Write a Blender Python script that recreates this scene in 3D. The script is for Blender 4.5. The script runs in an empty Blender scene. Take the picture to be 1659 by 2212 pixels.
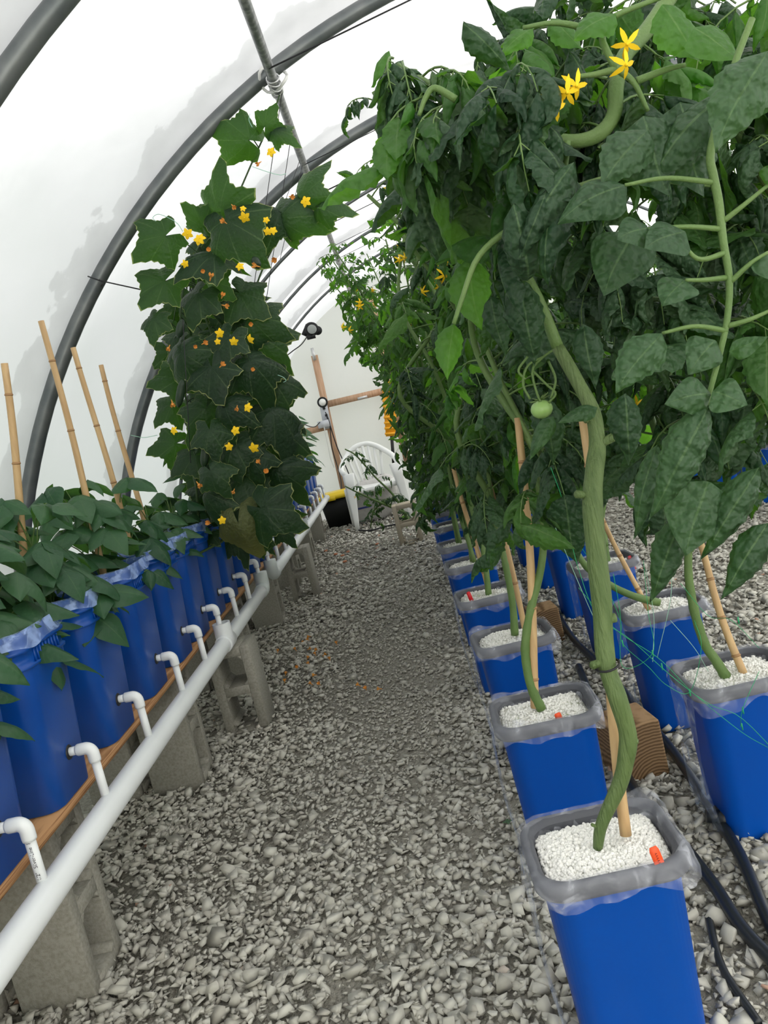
import bpy, bmesh, math, random
import numpy as np
from mathutils import Vector, Matrix

S = bpy.context.scene
COL = S.collection
PI = math.pi

# ------------------------------------------------------------------ camera
W_, H_, F_ = 1659.0, 2212.0, 1789.0
CX, CY = W_ / 2, H_ / 2
EYE = 1.27
_r = math.radians(13.5)
_dY = np.array([845 - CX, CY - 878, -F_]); _dY /= np.linalg.norm(_dY)
_c = -(-math.sin(_r) * _dY[0] + math.cos(_r) * _dY[1]) / _dY[2]
_dZ = np.array([-math.sin(_r), math.cos(_r), _c]); _dZ /= np.linalg.norm(_dZ)
_dX = np.cross(_dY, _dZ)
RM = np.array([_dX, _dY, _dZ])
cam_d = bpy.data.cameras.new('camera')
cam_d.sensor_fit = 'HORIZONTAL'; cam_d.sensor_width = 36.0
cam_d.lens = F_ / W_ * 36.0
cam_d.clip_start = 0.02; cam_d.clip_end = 200
cam = bpy.data.objects.new('camera', cam_d); COL.objects.link(cam)
cam.matrix_world = Matrix([list(RM[0]) + [0], list(RM[1]) + [0], list(RM[2]) + [EYE], [0, 0, 0, 1]])
S.camera = cam

# ------------------------------------------------------------------ light
world = bpy.data.worlds.new('sky'); S.world = world; world.use_nodes = True
wn = world.node_tree; wn.nodes.clear()
wo = wn.nodes.new('ShaderNodeOutputWorld'); wb = wn.nodes.new('ShaderNodeBackground')
wr = wn.nodes.new('ShaderNodeValToRGB'); wt = wn.nodes.new('ShaderNodeTexCoord'); ws = wn.nodes.new('ShaderNodeSeparateXYZ')
wn.links.new(wt.outputs['Generated'], ws.inputs[0]); wn.links.new(ws.outputs[2], wr.inputs[0])
wr.color_ramp.elements[0].position = 0.0; wr.color_ramp.elements[0].color = (0.80, 0.86, 0.93, 1)
wr.color_ramp.elements[1].position = 0.75; wr.color_ramp.elements[1].color = (1.0, 0.985, 0.965, 1)
wn.links.new(wr.outputs[0], wb.inputs[0]); wb.inputs[1].default_value = 1.15
wn.links.new(wb.outputs[0], wo.inputs[0])
sun_d = bpy.data.lights.new('sun', 'SUN'); sun_d.energy = 12.0; sun_d.angle = math.radians(25); sun_d.color = (1, 0.97, 0.93)
sun = bpy.data.objects.new('sun', sun_d); COL.objects.link(sun)
sun.rotation_euler = Vector((-0.45, 0.85, -0.42)).to_track_quat('-Z', 'Y').to_euler()
S.view_settings.view_transform = 'Standard'; S.view_settings.look = 'None'
S.view_settings.exposure = 0.18; S.view_settings.gamma = 1.0; S.view_settings.use_curve_mapping = False
S.cycles.max_bounces = 8; S.cycles.diffuse_bounces = 5; S.cycles.glossy_bounces = 3
S.cycles.transmission_bounces = 5; S.cycles.transparent_max_bounces = 12

# ------------------------------------------------------------------ survey helpers
def ray(px, py): return RM @ np.array([px - CX, CY - py, -F_])
def P(px, py, y=None, z=None, x=None):
    d = ray(px, py)
    if y is not None: t = y / d[1]
    elif z is not None: t = (z - EYE) / d[2]
    else: t = x / d[0]
    return np.array([0, 0, EYE]) + t * d

# ------------------------------------------------------------------ materials
def mat(name, col=(.5, .5, .5), rough=.5, spec=.5, metal=0.0, bump=None, noise=None, coat=0):
    m = bpy.data.materials.new(name); m.use_nodes = True
    n = m.node_tree; b = n.nodes['Principled BSDF']
    b.inputs['Base Color'].default_value = (*col, 1); b.inputs['Roughness'].default_value = rough
    b.inputs['Specular IOR Level'].default_value = spec; b.inputs['Metallic'].default_value = metal
    b.inputs['Coat Weight'].default_value = coat
    tc = n.nodes.new('ShaderNodeTexCoord')
    if noise:                       # (scale, colour2, low, high, stretch)
        t = n.nodes.new('ShaderNodeTexNoise'); t.inputs['Scale'].default_value = noise[0]; t.inputs['Detail'].default_value = 5
        mp = n.nodes.new('ShaderNodeMapping'); mp.inputs['Scale'].default_value = noise[4] if len(noise) > 4 else (1, 1, 1)
        n.links.new(tc.outputs['Object'], mp.inputs[0]); n.links.new(mp.outputs[0], t.inputs[0])
        r = n.nodes.new('ShaderNodeValToRGB'); r.color_ramp.elements[0].position = noise[2]; r.color_ramp.elements[1].position = noise[3]
        r.color_ramp.elements[0].color = (*col, 1); r.color_ramp.elements[1].color = (*noise[1], 1)
        n.links.new(t.outputs[0], r.inputs[0]); n.links.new(r.outputs[0], b.inputs['Base Color'])
    if bump:                        # (scale, strength, distance, stretch)
        t = n.nodes.new('ShaderNodeTexNoise'); t.inputs['Scale'].default_value = bump[0]; t.inputs['Detail'].default_value = 6
        mp = n.nodes.new('ShaderNodeMapping'); mp.inputs['Scale'].default_value = bump[3] if len(bump) > 3 else (1, 1, 1)
        n.links.new(tc.outputs['Object'], mp.inputs[0]); n.links.new(mp.outputs[0], t.inputs[0])
        bp = n.nodes.new('ShaderNodeBump'); bp.inputs['Strength'].default_value = bump[1]; bp.inputs['Distance'].default_value = bump[2]
        n.links.new(t.outputs[0], bp.inputs['Height']); n.links.new(bp.outputs[0], b.inputs['Normal'])
    return m

def mixshader(n, a, b, fac):
    mx = n.nodes.new('ShaderNodeMixShader'); n.links.new(a, mx.inputs[1]); n.links.new(b, mx.inputs[2])
    if isinstance(fac, (int, float)): mx.inputs[0].default_value = fac
    else: n.links.new(fac, mx.inputs[0])
    return mx.outputs[0]

def ramp(n, src, stops):
    r = n.nodes.new('ShaderNodeValToRGB'); cr = r.color_ramp
    while len(cr.elements) < len(stops): cr.elements.new(0.5)
    for e, (p, c) in zip(cr.elements, stops): e.position = p; e.color = (*c, 1)
    n.links.new(src, r.inputs[0]); return r.outputs[0]

def math_(n, op, a, b=None, clamp=False):
    k = n.nodes.new('ShaderNodeMath'); k.operation = op; k.use_clamp = clamp
    for i, v in enumerate((a, b)):
        if v is None: continue
        if isinstance(v, (int, float)): k.inputs[i].default_value = v
        else: n.links.new(v, k.inputs[i])
    return k.outputs[0]

def leaf_mat(name, top_a, top_b, trans, rough=.5, edge=None, tfac=.35, vein=(.10, .17, .08), pucker=1.0, veins='pinnate', back=(.085, .135, .075)):
    m = bpy.data.materials.new(name); m.use_nodes = True; n = m.node_tree
    b = n.nodes['Principled BSDF']; out = n.nodes['Material Output']
    uv = n.nodes.new('ShaderNodeUVMap'); uv.uv_map = 'leaf'; sp = n.nodes.new('ShaderNodeSeparateXYZ'); n.links.new(uv.outputs[0], sp.inputs[0])
    ur = n.nodes.new('ShaderNodeUVMap'); ur.uv_map = 'rnd'; sr = n.nodes.new('ShaderNodeSeparateXYZ'); n.links.new(ur.outputs[0], sr.inputs[0])
    tc = n.nodes.new('ShaderNodeTexCoord')
    nz = n.nodes.new('ShaderNodeTexNoise'); nz.inputs['Scale'].default_value = 14; nz.inputs['Detail'].default_value = 3
    n.links.new(tc.outputs['Object'], nz.inputs[0])
    k = math_(n, 'ADD', math_(n, 'MULTIPLY', sr.outputs[0], .7), math_(n, 'MULTIPLY', nz.outputs[0], .3))
    base = ramp(n, k, [(0.15, top_a), (0.85, top_b)])
    # veins
    au = math_(n, 'ABSOLUTE', math_(n, 'SUBTRACT', sp.outputs[0], .5))
    if veins == 'pinnate':
        mid = math_(n, 'LESS_THAN', au, .018)
        w = math_(n, 'SINE', math_(n, 'MULTIPLY', math_(n, 'SUBTRACT', sp.outputs[1], math_(n, 'MULTIPLY', au, .55)), 40.0))
        side = math_(n, 'GREATER_THAN', w, .985)
        hgt = math_(n, 'MULTIPLY', math_(n, 'ABSOLUTE', w), .25)
    else:
        mid = math_(n, 'LESS_THAN', math_(n, 'ABSOLUTE', math_(n, 'SINE', math_(n, 'MULTIPLY', sp.outputs[0], 2 * PI * 3.5))), .09)
        w = math_(n, 'SINE', math_(n, 'ADD', math_(n, 'MULTIPLY', sp.outputs[1], 26.0), math_(n, 'MULTIPLY', math_(n, 'ABSOLUTE', math_(n, 'SINE', math_(n, 'MULTIPLY', sp.outputs[0], 2 * PI * 3.5))), -6)))
        side = math_(n, 'GREATER_THAN', w, .99)
        hgt = math_(n, 'MULTIPLY', math_(n, 'ABSOLUTE', w), .2)
    vm = math_(n, 'ADD', math_(n, 'MULTIPLY', mid, .6), math_(n, 'MULTIPLY', side, .18), clamp=True)
    mxv = n.nodes.new('ShaderNodeMix'); mxv.data_type = 'RGBA'
    n.links.new(vm, mxv.inputs[0]); n.links.new(base, mxv.inputs[6]); mxv.inputs[7].default_value = (*vein, 1)
    colr = mxv.outputs[2]
    if edge:
        nn = n.nodes.new('ShaderNodeTexNoise'); nn.inputs['Scale'].default_value = 30; n.links.new(tc.outputs['Object'], nn.inputs[0])
        e = math_(n, 'GREATER_THAN', math_(n, 'ADD', sp.outputs[1], math_(n, 'MULTIPLY', nn.outputs[0], .10)), 1.030)
        mxe = n.nodes.new('ShaderNodeMix'); mxe.data_type = 'RGBA'
        n.links.new(e, mxe.inputs[0]); n.links.new(colr, mxe.inputs[6]); mxe.inputs[7].default_value = (*edge, 1); colr = mxe.outputs[2]
    b.inputs['Roughness'].default_value = rough; b.inputs['Specular IOR Level'].default_value = .35
    n2 = n.nodes.new('ShaderNodeTexNoise'); n2.inputs['Scale'].default_value = 55; n.links.new(tc.outputs['Object'], n2.inputs[0])
    vo = n.nodes.new('ShaderNodeTexVoronoi'); vo.inputs['Scale'].default_value = 85; vo.feature = 'SMOOTH_F1'; n.links.new(tc.outputs['Object'], vo.inputs[0])
    bp = n.nodes.new('ShaderNodeBump'); bp.inputs['Strength'].default_value = min(1, .9 * pucker); bp.inputs['Distance'].default_value = .013 * pucker; bp.invert = False
    hsum = math_(n, 'ADD', math_(n, 'MULTIPLY', n2.outputs[0], .7), math_(n, 'MULTIPLY', vo.outputs[0], -.55))
    n.links.new(math_(n, 'SUBTRACT', hsum, math_(n, 'MULTIPLY', vm, .5)), bp.inputs['Height'])
    gm = n.nodes.new('ShaderNodeNewGeometry'); mxb = n.nodes.new('ShaderNodeMix'); mxb.data_type = 'RGBA'
    n.links.new(math_(n, 'MULTIPLY', gm.outputs['Backfacing'], .55), mxb.inputs[0]); n.links.new(colr, mxb.inputs[6]); mxb.inputs[7].default_value = (*back, 1)
    n.links.new(mxb.outputs[2], b.inputs['Base Color']); n.links.new(bp.outputs[0], b.inputs['Normal'])
    t = n.nodes.new('ShaderNodeBsdfTranslucent')
    tr = ramp(n, sr.outputs[1], [(0.0, tuple(c * .6 for c in trans)), (1.0, tuple(min(1, c * 1.5) for c in trans))])
    n.links.new(tr, t.inputs[0])
    n.links.new(mixshader(n, b.outputs[0], t.outputs[0], tfac), out.inputs[0])
    return m

def film_mat(name, col, tcol, tfac, seam=None, bump=.25):
    m = bpy.data.materials.new(name); m.use_nodes = True; n = m.node_tree; n.nodes.remove(n.nodes['Principled BSDF'])
    out = n.nodes['Material Output']; tc = n.nodes.new('ShaderNodeTexCoord')
    d = n.nodes.new('ShaderNodeBsdfDiffuse'); t = n.nodes.new('ShaderNodeBsdfTranslucent')
    d.inputs[0].default_value = (*col, 1); t.inputs[0].default_value = (*tcol, 1)
    nz = n.nodes.new('ShaderNodeTexNoise'); nz.inputs['Scale'].default_value = 1.6; nz.inputs['Detail'].default_value = 4
    n.links.new(tc.outputs['Object'], nz.inputs[0])
    bp = n.nodes.new('ShaderNodeBump'); bp.inputs['Strength'].default_value = bump; bp.inputs['Distance'].default_value = .08
    n.links.new(nz.outputs[0], bp.inputs['Height']); n.links.new(bp.outputs[0], d.inputs['Normal']); n.links.new(bp.outputs[0], t.inputs['Normal'])
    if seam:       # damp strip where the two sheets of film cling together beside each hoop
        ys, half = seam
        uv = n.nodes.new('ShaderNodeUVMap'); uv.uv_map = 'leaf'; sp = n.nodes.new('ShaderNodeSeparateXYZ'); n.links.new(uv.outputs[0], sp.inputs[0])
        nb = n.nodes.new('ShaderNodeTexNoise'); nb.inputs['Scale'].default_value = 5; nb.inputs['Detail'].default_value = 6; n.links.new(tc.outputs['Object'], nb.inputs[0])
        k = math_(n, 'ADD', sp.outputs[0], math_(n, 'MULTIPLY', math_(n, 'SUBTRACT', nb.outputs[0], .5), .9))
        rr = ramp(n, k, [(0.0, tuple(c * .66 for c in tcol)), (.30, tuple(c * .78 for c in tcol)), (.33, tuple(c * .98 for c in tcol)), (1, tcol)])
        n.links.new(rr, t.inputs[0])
    n.links.new(mixshader(n, d.outputs[0], t.outputs[0], tfac), out.inputs[0])
    return m

def clear_mat(name, col, alpha, rough=.2, wr=True, bs=.6):
    m = bpy.data.materials.new(name); m.use_nodes = True; n = m.node_tree; b = n.nodes['Principled BSDF']; out = n.nodes['Material Output']
    b.inputs['Base Color'].default_value = (*col, 1); b.inputs['Roughness'].default_value = rough
    t = n.nodes.new('ShaderNodeBsdfTransparent'); tc = n.nodes.new('ShaderNodeTexCoord')
    nz = n.nodes.new('ShaderNodeTexNoise'); nz.inputs['Scale'].default_value = 18; nz.inputs['Detail'].default_value = 3; nz.inputs['Distortion'].default_value = 1.2
    n.links.new(tc.outputs['Object'], nz.inputs[0])
    bp = n.nodes.new('ShaderNodeBump'); bp.inputs['Strength'].default_value = bs; bp.inputs['Distance'].default_value = .01
    n.links.new(nz.outputs[0], bp.inputs['Height']); n.links.new(bp.outputs[0], b.inputs['Normal'])
    if wr:
        f = ramp(n, nz.outputs[0], [(.40, (alpha * .5,) * 3), (.54, (alpha,) * 3), (.66, (min(1, alpha * 2.4),) * 3)])
        n.links.new(mixshader(n, t.outputs[0], b.outputs[0], f), out.inputs[0])
    else:
        n.links.new(mixshader(n, t.outputs[0], b.outputs[0], alpha), out.inputs[0])
    return m

M = {}
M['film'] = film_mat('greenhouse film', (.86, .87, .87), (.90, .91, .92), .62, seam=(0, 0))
M['wallfilm'] = film_mat('end wall film', (.84, .82, .80), (.86, .84, .82), .58, bump=.4)
M['steel'] = mat('galvanised steel', (.13, .145, .15), .38, .5, .55, bump=(40, .15, .002), noise=(9, (.21, .22, .22), .35, .75))
M['purlin'] = mat('grey purlin steel', (.17, .18, .175), .4, .5, .5, noise=(30, (.42, .42, .41), .45, .7))
M['blue'] = mat('blue plastic', (.0, .078, .46), .45, .22, noise=(3, (.0, .090, .50), .3, .7), bump=(120, .08, .001))
M['blue2'] = mat('deep blue pail plastic', (.0, .056, .31), .36, .45, noise=(5, (.003, .078, .38), .4, .8), bump=(90, .10, .001))
M['rim'] = mat('grey rolled rim', (.085, .088, .105), .55, .4, bump=(60, .3, .003))
M['inner'] = mat('grey inner wall', (.085, .088, .105), .6, .4, bump=(30, .4, .006))
M['liner'] = clear_mat('gauzy white liner', (.80, .82, .92), .14, .35)
M['liner2'] = clear_mat('pail cuff film', (.38, .52, .88), .30, .4, bs=.18)
M['skirt'] = clear_mat('clear film skirt', (.55, .66, .85), .26, .06)
M['perlite'] = mat('perlite', (.66, .65, .60), .9, .2, bump=(160, 1, .006), noise=(22, (.42, .50, .28), .56, .74))
M['grain'] = mat('perlite grain', (.88, .87, .84), .9, .2, bump=(300, .6, .002))
M['pvc'] = mat('white pvc', (.78, .80, .81), .32, .5, bump=(25, .03, .002), noise=(4, (.72, .74, .74), .4, .8))
M['pvcg'] = mat('grey pvc fitting', (.56, .60, .59), .38, .5)
M['rubber'] = mat('black rubber', (.012, .012, .013), .45, .5)
M['black'] = mat('black plastic', (.010, .011, .012), .5, .35)
M['hose'] = mat('black poly hose', (.012, .015, .018), .38, .5, bump=(200, .2, .001))
M['ply'] = mat('plywood edge', (.45, .25, .12), .7, .2, noise=(14, (.23, .11, .05), .42, .62, (3, .35, 26)), bump=(20, .3, .002, (1, .4, 20)))
M['lumber'] = mat('pale lumber', (.56, .36, .24), .7, .2, noise=(8, (.46, .28, .17), .4, .7, (6, 6, .6)))
M['bamboo'] = mat('bamboo', (.56, .38, .19), .45, .4, noise=(10, (.40, .24, .11), .35, .8, (6, 6, .7)), bump=(60, .2, .001, (3, 3, .3)))
M['node'] = mat('bamboo node', (.33, .19, .09), .6, .3)
M['block'] = mat('cinder block', (.33, .315, .275), .95, .1, noise=(110, (.24, .23, .195), .38, .7), bump=(420, .6, .0025))
M['stemg'] = mat('tomato stem', (.085, .155, .04), .5, .35, noise=(12, (.14, .22, .07), .3, .8), bump=(250, .5, .002))
M['stemb'] = mat('ribbed tomato stem', (.075, .125, .035), .5, .4, noise=(10, (.13, .19, .065), .3, .75, (8, 8, 1.2)), bump=(42, .9, .006, (6, 6, .5)))
M['vine'] = mat('vine stem', (.045, .085, .03), .6, .3)
M['yellow'] = mat('yellow petal', (.85, .55, .015), .6, .2)
M['orange'] = mat('withered orange petal', (.62, .27, .055), .7, .2)
M['tag_o'] = mat('orange tag', (.80, .085, .02), .45, .4)
M['tag_r'] = mat('red tag', (.62, .012, .02), .45, .4)
M['ink'] = mat('ink', (.03, .02, .03), .7, .1)
M['green_t'] = mat('green tomato skin', (.26, .42, .13), .3, .5)
M['cuke'] = mat('cucumber skin', (.012, .03, .012), .45, .4, bump=(80, .5, .004))
M['netg'] = mat('green twine', (.02, .33, .13), .5, .3)
M['netw'] = mat('pale green twine', (.30, .55, .42), .5, .3)
M['cable'] = mat('black cable', (.02, .02, .022), .5, .3)
M['wcable'] = mat('white cable', (.72, .72, .70), .5, .3)
M['chair'] = mat('white plastic', (.84, .85, .83), .4, .4)
M['tote'] = mat('black tote', (.006, .007, .007), .5, .3)
M['lid'] = mat('yellow lid', (.85, .60, .02), .4, .4)
M['oy'] = mat('orange yellow plastic', (.90, .42, .02), .45, .4)
M['bag'] = mat('white woven bag', (.62, .60, .58), .6, .3, bump=(9, .9, .03))
M['bagd'] = mat('grey bag side', (.16, .16, .16), .6, .3, bump=(9, .9, .03))
M['crate'] = mat('tan concrete block', (.40, .35, .27), .9, .1, bump=(60, .5, .004))
M['fang'] = mat('grey fan hub', (.36, .38, .37), .6, .3, bump=(200, .4, .002))
M['timer'] = mat('pale grey device', (.55, .57, .62), .4, .4)
M['soil'] = mat('dark moist compost', (.03, .025, .018), .95, .1, bump=(60, 1, .01))
M['grass'] = mat('lawn', (.16, .27, .12), .95, .1, noise=(3, (.28, .36, .2), .3, .7))
M['metalplate'] = mat('zinc plate', (.6, .6, .6), .35, .5, .6)

M['tom'] = leaf_mat('tomato leaf', (.012, .042, .018), (.052, .108, .050), (.085, .24, .010), rough=.46, tfac=.30, vein=(.11, .19, .08), pucker=1.3)
M['tomy'] = leaf_mat('young tomato leaf', (.035, .11, .022), (.075, .17, .04), (.14, .38, .02), rough=.48, tfac=.45, vein=(.16, .26, .09), pucker=1.0)
M['cuc'] = leaf_mat('cucumber leaf', (.012, .034, .016), (.034, .070, .036), (.085, .24, .012), rough=.45, tfac=.42, edge=(.34, .38, .14), vein=(.10, .16, .07), pucker=.7, veins='palmate', back=(.035, .075, .03))
M['bean'] = leaf_mat('bean leaf', (.018, .070, .032), (.050, .120, .055), (.09, .27, .02), rough=.42, tfac=.26, vein=(.07, .15, .06), pucker=.5)
M['dead'] = leaf_mat('yellowed cucumber leaf', (.12, .11, .02), (.16, .14, .03), (.30, .30, .03), rough=.6, tfac=.4, vein=(.2, .18, .06))

# gravel
def gravel_mat():
    m = bpy.data.materials.new('gravel stone'); m.use_nodes = True; n = m.node_tree; b = n.nodes['Principled BSDF']
    ur = n.nodes.new('ShaderNodeUVMap'); ur.uv_map = 'rnd'; sr = n.nodes.new('ShaderNodeSeparateXYZ'); n.links.new(ur.outputs[0], sr.inputs[0])
    tc = n.nodes.new('ShaderNodeTexCoord')
    base = ramp(n, sr.outputs[0], [(0, (.39, .37, .325)), (.35, (.46, .445, .395)), (.7, (.52, .505, .45)), (.95, (.59, .575, .52)), (1.0, (.48, .30, .22))])
    nz = n.nodes.new('ShaderNodeTexNoise'); nz.inputs['Scale'].default_value = 45; nz.inputs['Detail'].default_value = 6; n.links.new(tc.outputs['Object'], nz.inputs[0])
    big = n.nodes.new('ShaderNodeTexNoise'); big.inputs['Scale'].default_value = .8; big.inputs['Detail'].default_value = 3; n.links.new(tc.outputs['Object'], big.inputs[0])
    f = math_(n, 'MULTIPLY', math_(n, 'ADD', math_(n, 'MULTIPLY', nz.outputs[0], .24), .90), math_(n, 'ADD', math_(n, 'MULTIPLY', big.outputs[0], .7), .62))
    mx = n.nodes.new('ShaderNodeMix'); mx.data_type = 'RGBA'; mx.blend_type = 'MULTIPLY'; mx.inputs[0].default_value = 1
    n.links.new(base, mx.inputs[6]); cb = n.nodes.new('ShaderNodeCombineColor')
    for i in range(3): n.links.new(f, cb.inputs[i])
    n.links.new(cb.outputs[0], mx.inputs[7]); n.links.new(mx.outputs[2], b.inputs['Base Color'])
    b.inputs['Roughness'].default_value = .9; b.inputs['Specular IOR Level'].default_value = .2
    bp = n.nodes.new('ShaderNodeBump'); bp.inputs['Strength'].default_value = .35; bp.inputs['Distance'].default_value = .0015
    n.links.new(nz.outputs[0], bp.inputs['Height']); n.links.new(bp.outputs[0], b.inputs['Normal'])
    return m
M['gravel'] = gravel_mat()
M['dirt'] = mat('gravel bed', (.26, .245, .21), .95, .1, noise=(60, (.36, .345, .30), .4, .6), bump=(70, 1, .02))

# ------------------------------------------------------------------ mesh builder
class MB:
    def __init__(s): s.V = []; s.F4 = []; s.F3 = []; s.n = 0; s.UV = []; s.R = []; s.F4m = []; s.F3m = []
    def add(s, V, F4=None, F3=None, uv=None, rnd=(.5, .5), m=0):
        V = np.asarray(V, float).reshape(-1, 3); k = len(V)
        if F4 is not None and len(F4): a = np.asarray(F4, int).reshape(-1, 4) + s.n; s.F4.append(a); s.F4m.append(np.full(len(a), m))
        if F3 is not None and len(F3): a = np.asarray(F3, int).reshape(-1, 3) + s.n; s.F3.append(a); s.F3m.append(np.full(len(a), m))
        s.V.append(V); s.n += k
        s.UV.append(np.asarray(uv, float) if uv is not None else np.full((k, 2), .5))
        r = np.asarray(rnd, float); s.R.append(np.broadcast_to(r, (k, 2)) if r.ndim == 1 else r)
        return s
    def build(s, name, mats, parent=None, smooth=True, kind=None):
        me = bpy.data.meshes.new(name)
        V = np.concatenate(s.V); me.vertices.add(len(V)); me.vertices.foreach_set('co', V.ravel())
        F4 = np.concatenate(s.F4) if s.F4 else np.zeros((0, 4), int); F3 = np.concatenate(s.F3) if s.F3 else np.zeros((0, 3), int)
        loops = np.concatenate([F4.ravel(), F3.ravel()]); me.loops.add(len(loops)); me.loops.foreach_set('vertex_index', loops)
        nf = len(F4) + len(F3); me.polygons.add(nf)
        st = np.concatenate([np.arange(len(F4)) * 4, len(F4) * 4 + np.arange(len(F3)) * 3]); me.polygons.foreach_set('loop_start', st)
        if smooth: me.polygons.foreach_set('use_smooth', np.ones(nf, bool))
        if not isinstance(mats, (list, tuple)): mats = [mats]
        for q in mats: me.materials.append(M[q] if isinstance(q, str) else q)
        if len(mats) > 1: me.polygons.foreach_set('material_index', np.concatenate((s.F4m or [np.zeros(0, int)]) + (s.F3m or [np.zeros(0, int)])).astype(int))
        UV = np.concatenate(s.UV)[loops]; R = np.concatenate(s.R)[loops]
        a = me.uv_layers.new(name='leaf'); a.data.foreach_set('uv', UV.ravel())
        a = me.uv_layers.new(name='rnd'); a.data.foreach_set('uv', R.ravel())
        me.update(); me.validate()
        o = bpy.data.objects.new(name, me); COL.objects.link(o)
        if parent is not None:
            o.parent = parent
            o.matrix_parent_inverse = Matrix.Translation(-Vector(parent.location)) if parent.location.length else Matrix()
        if kind: o['kind'] = kind
        return o

def tag(o, label=None, cat=None, group=None, kind=None):
    if label: o['label'] = label
    if cat: o['category'] = cat
    if group: o['group'] = group
    if kind: o['kind'] = kind
    return o
def thing(name, loc, label, cat, group=None):
    o = bpy.data.objects.new(name, None); COL.objects.link(o); o.location = [float(v) for v in loc]; o.empty_display_size = .05
    return tag(o, label, cat, group)
def copy_tree(o, parent=None, delta=None):
    c = o.copy(); COL.objects.link(c)
    if parent is not None: c.parent = parent
    for ch in list(o.children): copy_tree(ch, c)
    return c

def box(mb, c, s, rot=None, m=0):
    c = np.asarray(c, float); h = np.asarray(s, float) / 2
    V = np.array([[x, y, z] for z in (-1, 1) for y in (-1, 1) for x in (-1, 1)]) * h
    if rot is not None: V = V @ np.asarray(rot, float).T
    mb.add(V + c, [[0, 2, 3, 1], [4, 5, 7, 6], [0, 1, 5, 4], [2, 6, 7, 3], [0, 4, 6, 2], [1, 3, 7, 5]], m=m); return mb

def norm(v): v = np.asarray(v, float); return v / (np.linalg.norm(v, axis=-1, keepdims=True) + 1e-12)

def tube(mb, pts, rad, n=8, cap=True, m=0, rnd=(.5, .5)):
    pts = np.asarray(pts, float); k = len(pts); rad = np.broadcast_to(np.asarray(rad, float), (k,))
    T = np.gradient(pts, axis=0); T = norm(T)
    up = np.array([0, 0, 1.]) if abs(T[0][2]) < .9 else np.array([1., 0, 0])
    A = norm(np.cross(T[0], up)); V = []
    th = np.linspace(0, 2 * PI, n, endpoint=False)
    for i in range(k):
        A = norm(A - T[i] * np.dot(A, T[i])); B = np.cross(T[i], A)
        V.append(pts[i] + rad[i] * (np.cos(th)[:, None] * A + np.sin(th)[:, None] * B))
    V = np.concatenate(V); F = []
    for i in range(k - 1):
        for j in range(n): F.append([i * n + j, i * n + (j + 1) % n, (i + 1) * n + (j + 1) % n, (i + 1) * n + j])
    F3 = []
    if cap:
        V = np.concatenate([V, pts[:1], pts[-1:]])
        for j in range(n): F3.append([k * n, (j + 1) % n, j]); F3.append([k * n + 1, (k - 1) * n + j, (k - 1) * n + (j + 1) % n])
    mb.add(V, F, F3, m=m, rnd=rnd); return mb

def spline(pts, n=24):
    pts = np.asarray(pts, float); k = len(pts)
    if k < 3: t = np.linspace(0, 1, n)[:, None]; return pts[0] * (1 - t) + pts[-1] * t
    q = np.concatenate([[2 * pts[0] - pts[1]], pts, [2 * pts[-1] - pts[-2]]]); out = []
    for u in np.linspace(0, k - 1 - 1e-9, n):
        i = int(u); f = u - i; a, b, c, d = q[i:i + 4]
        out.append(.5 * ((2 * b) + (-a + c) * f + (2 * a - 5 * b + 4 * c - d) * f * f + (-a + 3 * b - 3 * c + d) * f ** 3))
    return np.array(out)

def ring(hx, hy, r, z, n=5, cx=0, cy=0):
    out = []
    for (sx, sy, a0) in ((1, 1, 0), (-1, 1, 90), (-1, -1, 180), (1, -1, 270)):
        for k in range(n):
            a = math.radians(a0 + 90 * k / (n - 1)); out.append([cx + sx * (hx - r) + r * math.cos(a), cy + sy * (hy - r) + r * math.sin(a), z])
    return np.array(out)
def loft(mb, rings, closed_bottom=False, closed_top=False, m=0):
    k = len(rings); n = len(rings[0]); V = np.concatenate(rings); F = []; F3 = []
    for i in range(k - 1):
        for j in range(n): F.append([i * n + j, i * n + (j + 1) % n, (i + 1) * n + (j + 1) % n, (i + 1) * n + j])
    if closed_bottom:
        V = np.concatenate([V, [np.mean(rings[0], 0)]]); q = len(V) - 1
        for j in range(n): F3.append([q, (j + 1) % n, j])
    if closed_top:
        V = np.concatenate([V, [np.mean(rings[-1], 0)]]); q = len(V) - 1
        for j in range(n): F3.append([q, (k - 1) * n + j, (k - 1) * n + (j + 1) % n])
    mb.add(V, F, F3, m=m); return mb

def sphere(mb, c, r, n=10, k=7, m=0, sc=(1, 1, 1), lobes=0):
    V = []; 
    for i in range(k + 1):
        a = PI * i / k
        for j in range(n):
            b = 2 * PI * j / n; q = 1 + (lobes * math.cos(b * 5) * math.sin(a) if lobes else 0)
            V.append([c[0] + r * sc[0] * q * math.sin(a) * math.cos(b), c[1] + r * sc[1] * q * math.sin(a) * math.sin(b), c[2] + r * sc[2] * math.cos(a)])
    F = [[i * n + j, (i + 1) * n + j, (i + 1) * n + (j + 1) % n, i * n + (j + 1) % n] for i in range(k) for j in range(n)]
    mb.add(V, F, m=m); return mb

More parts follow.
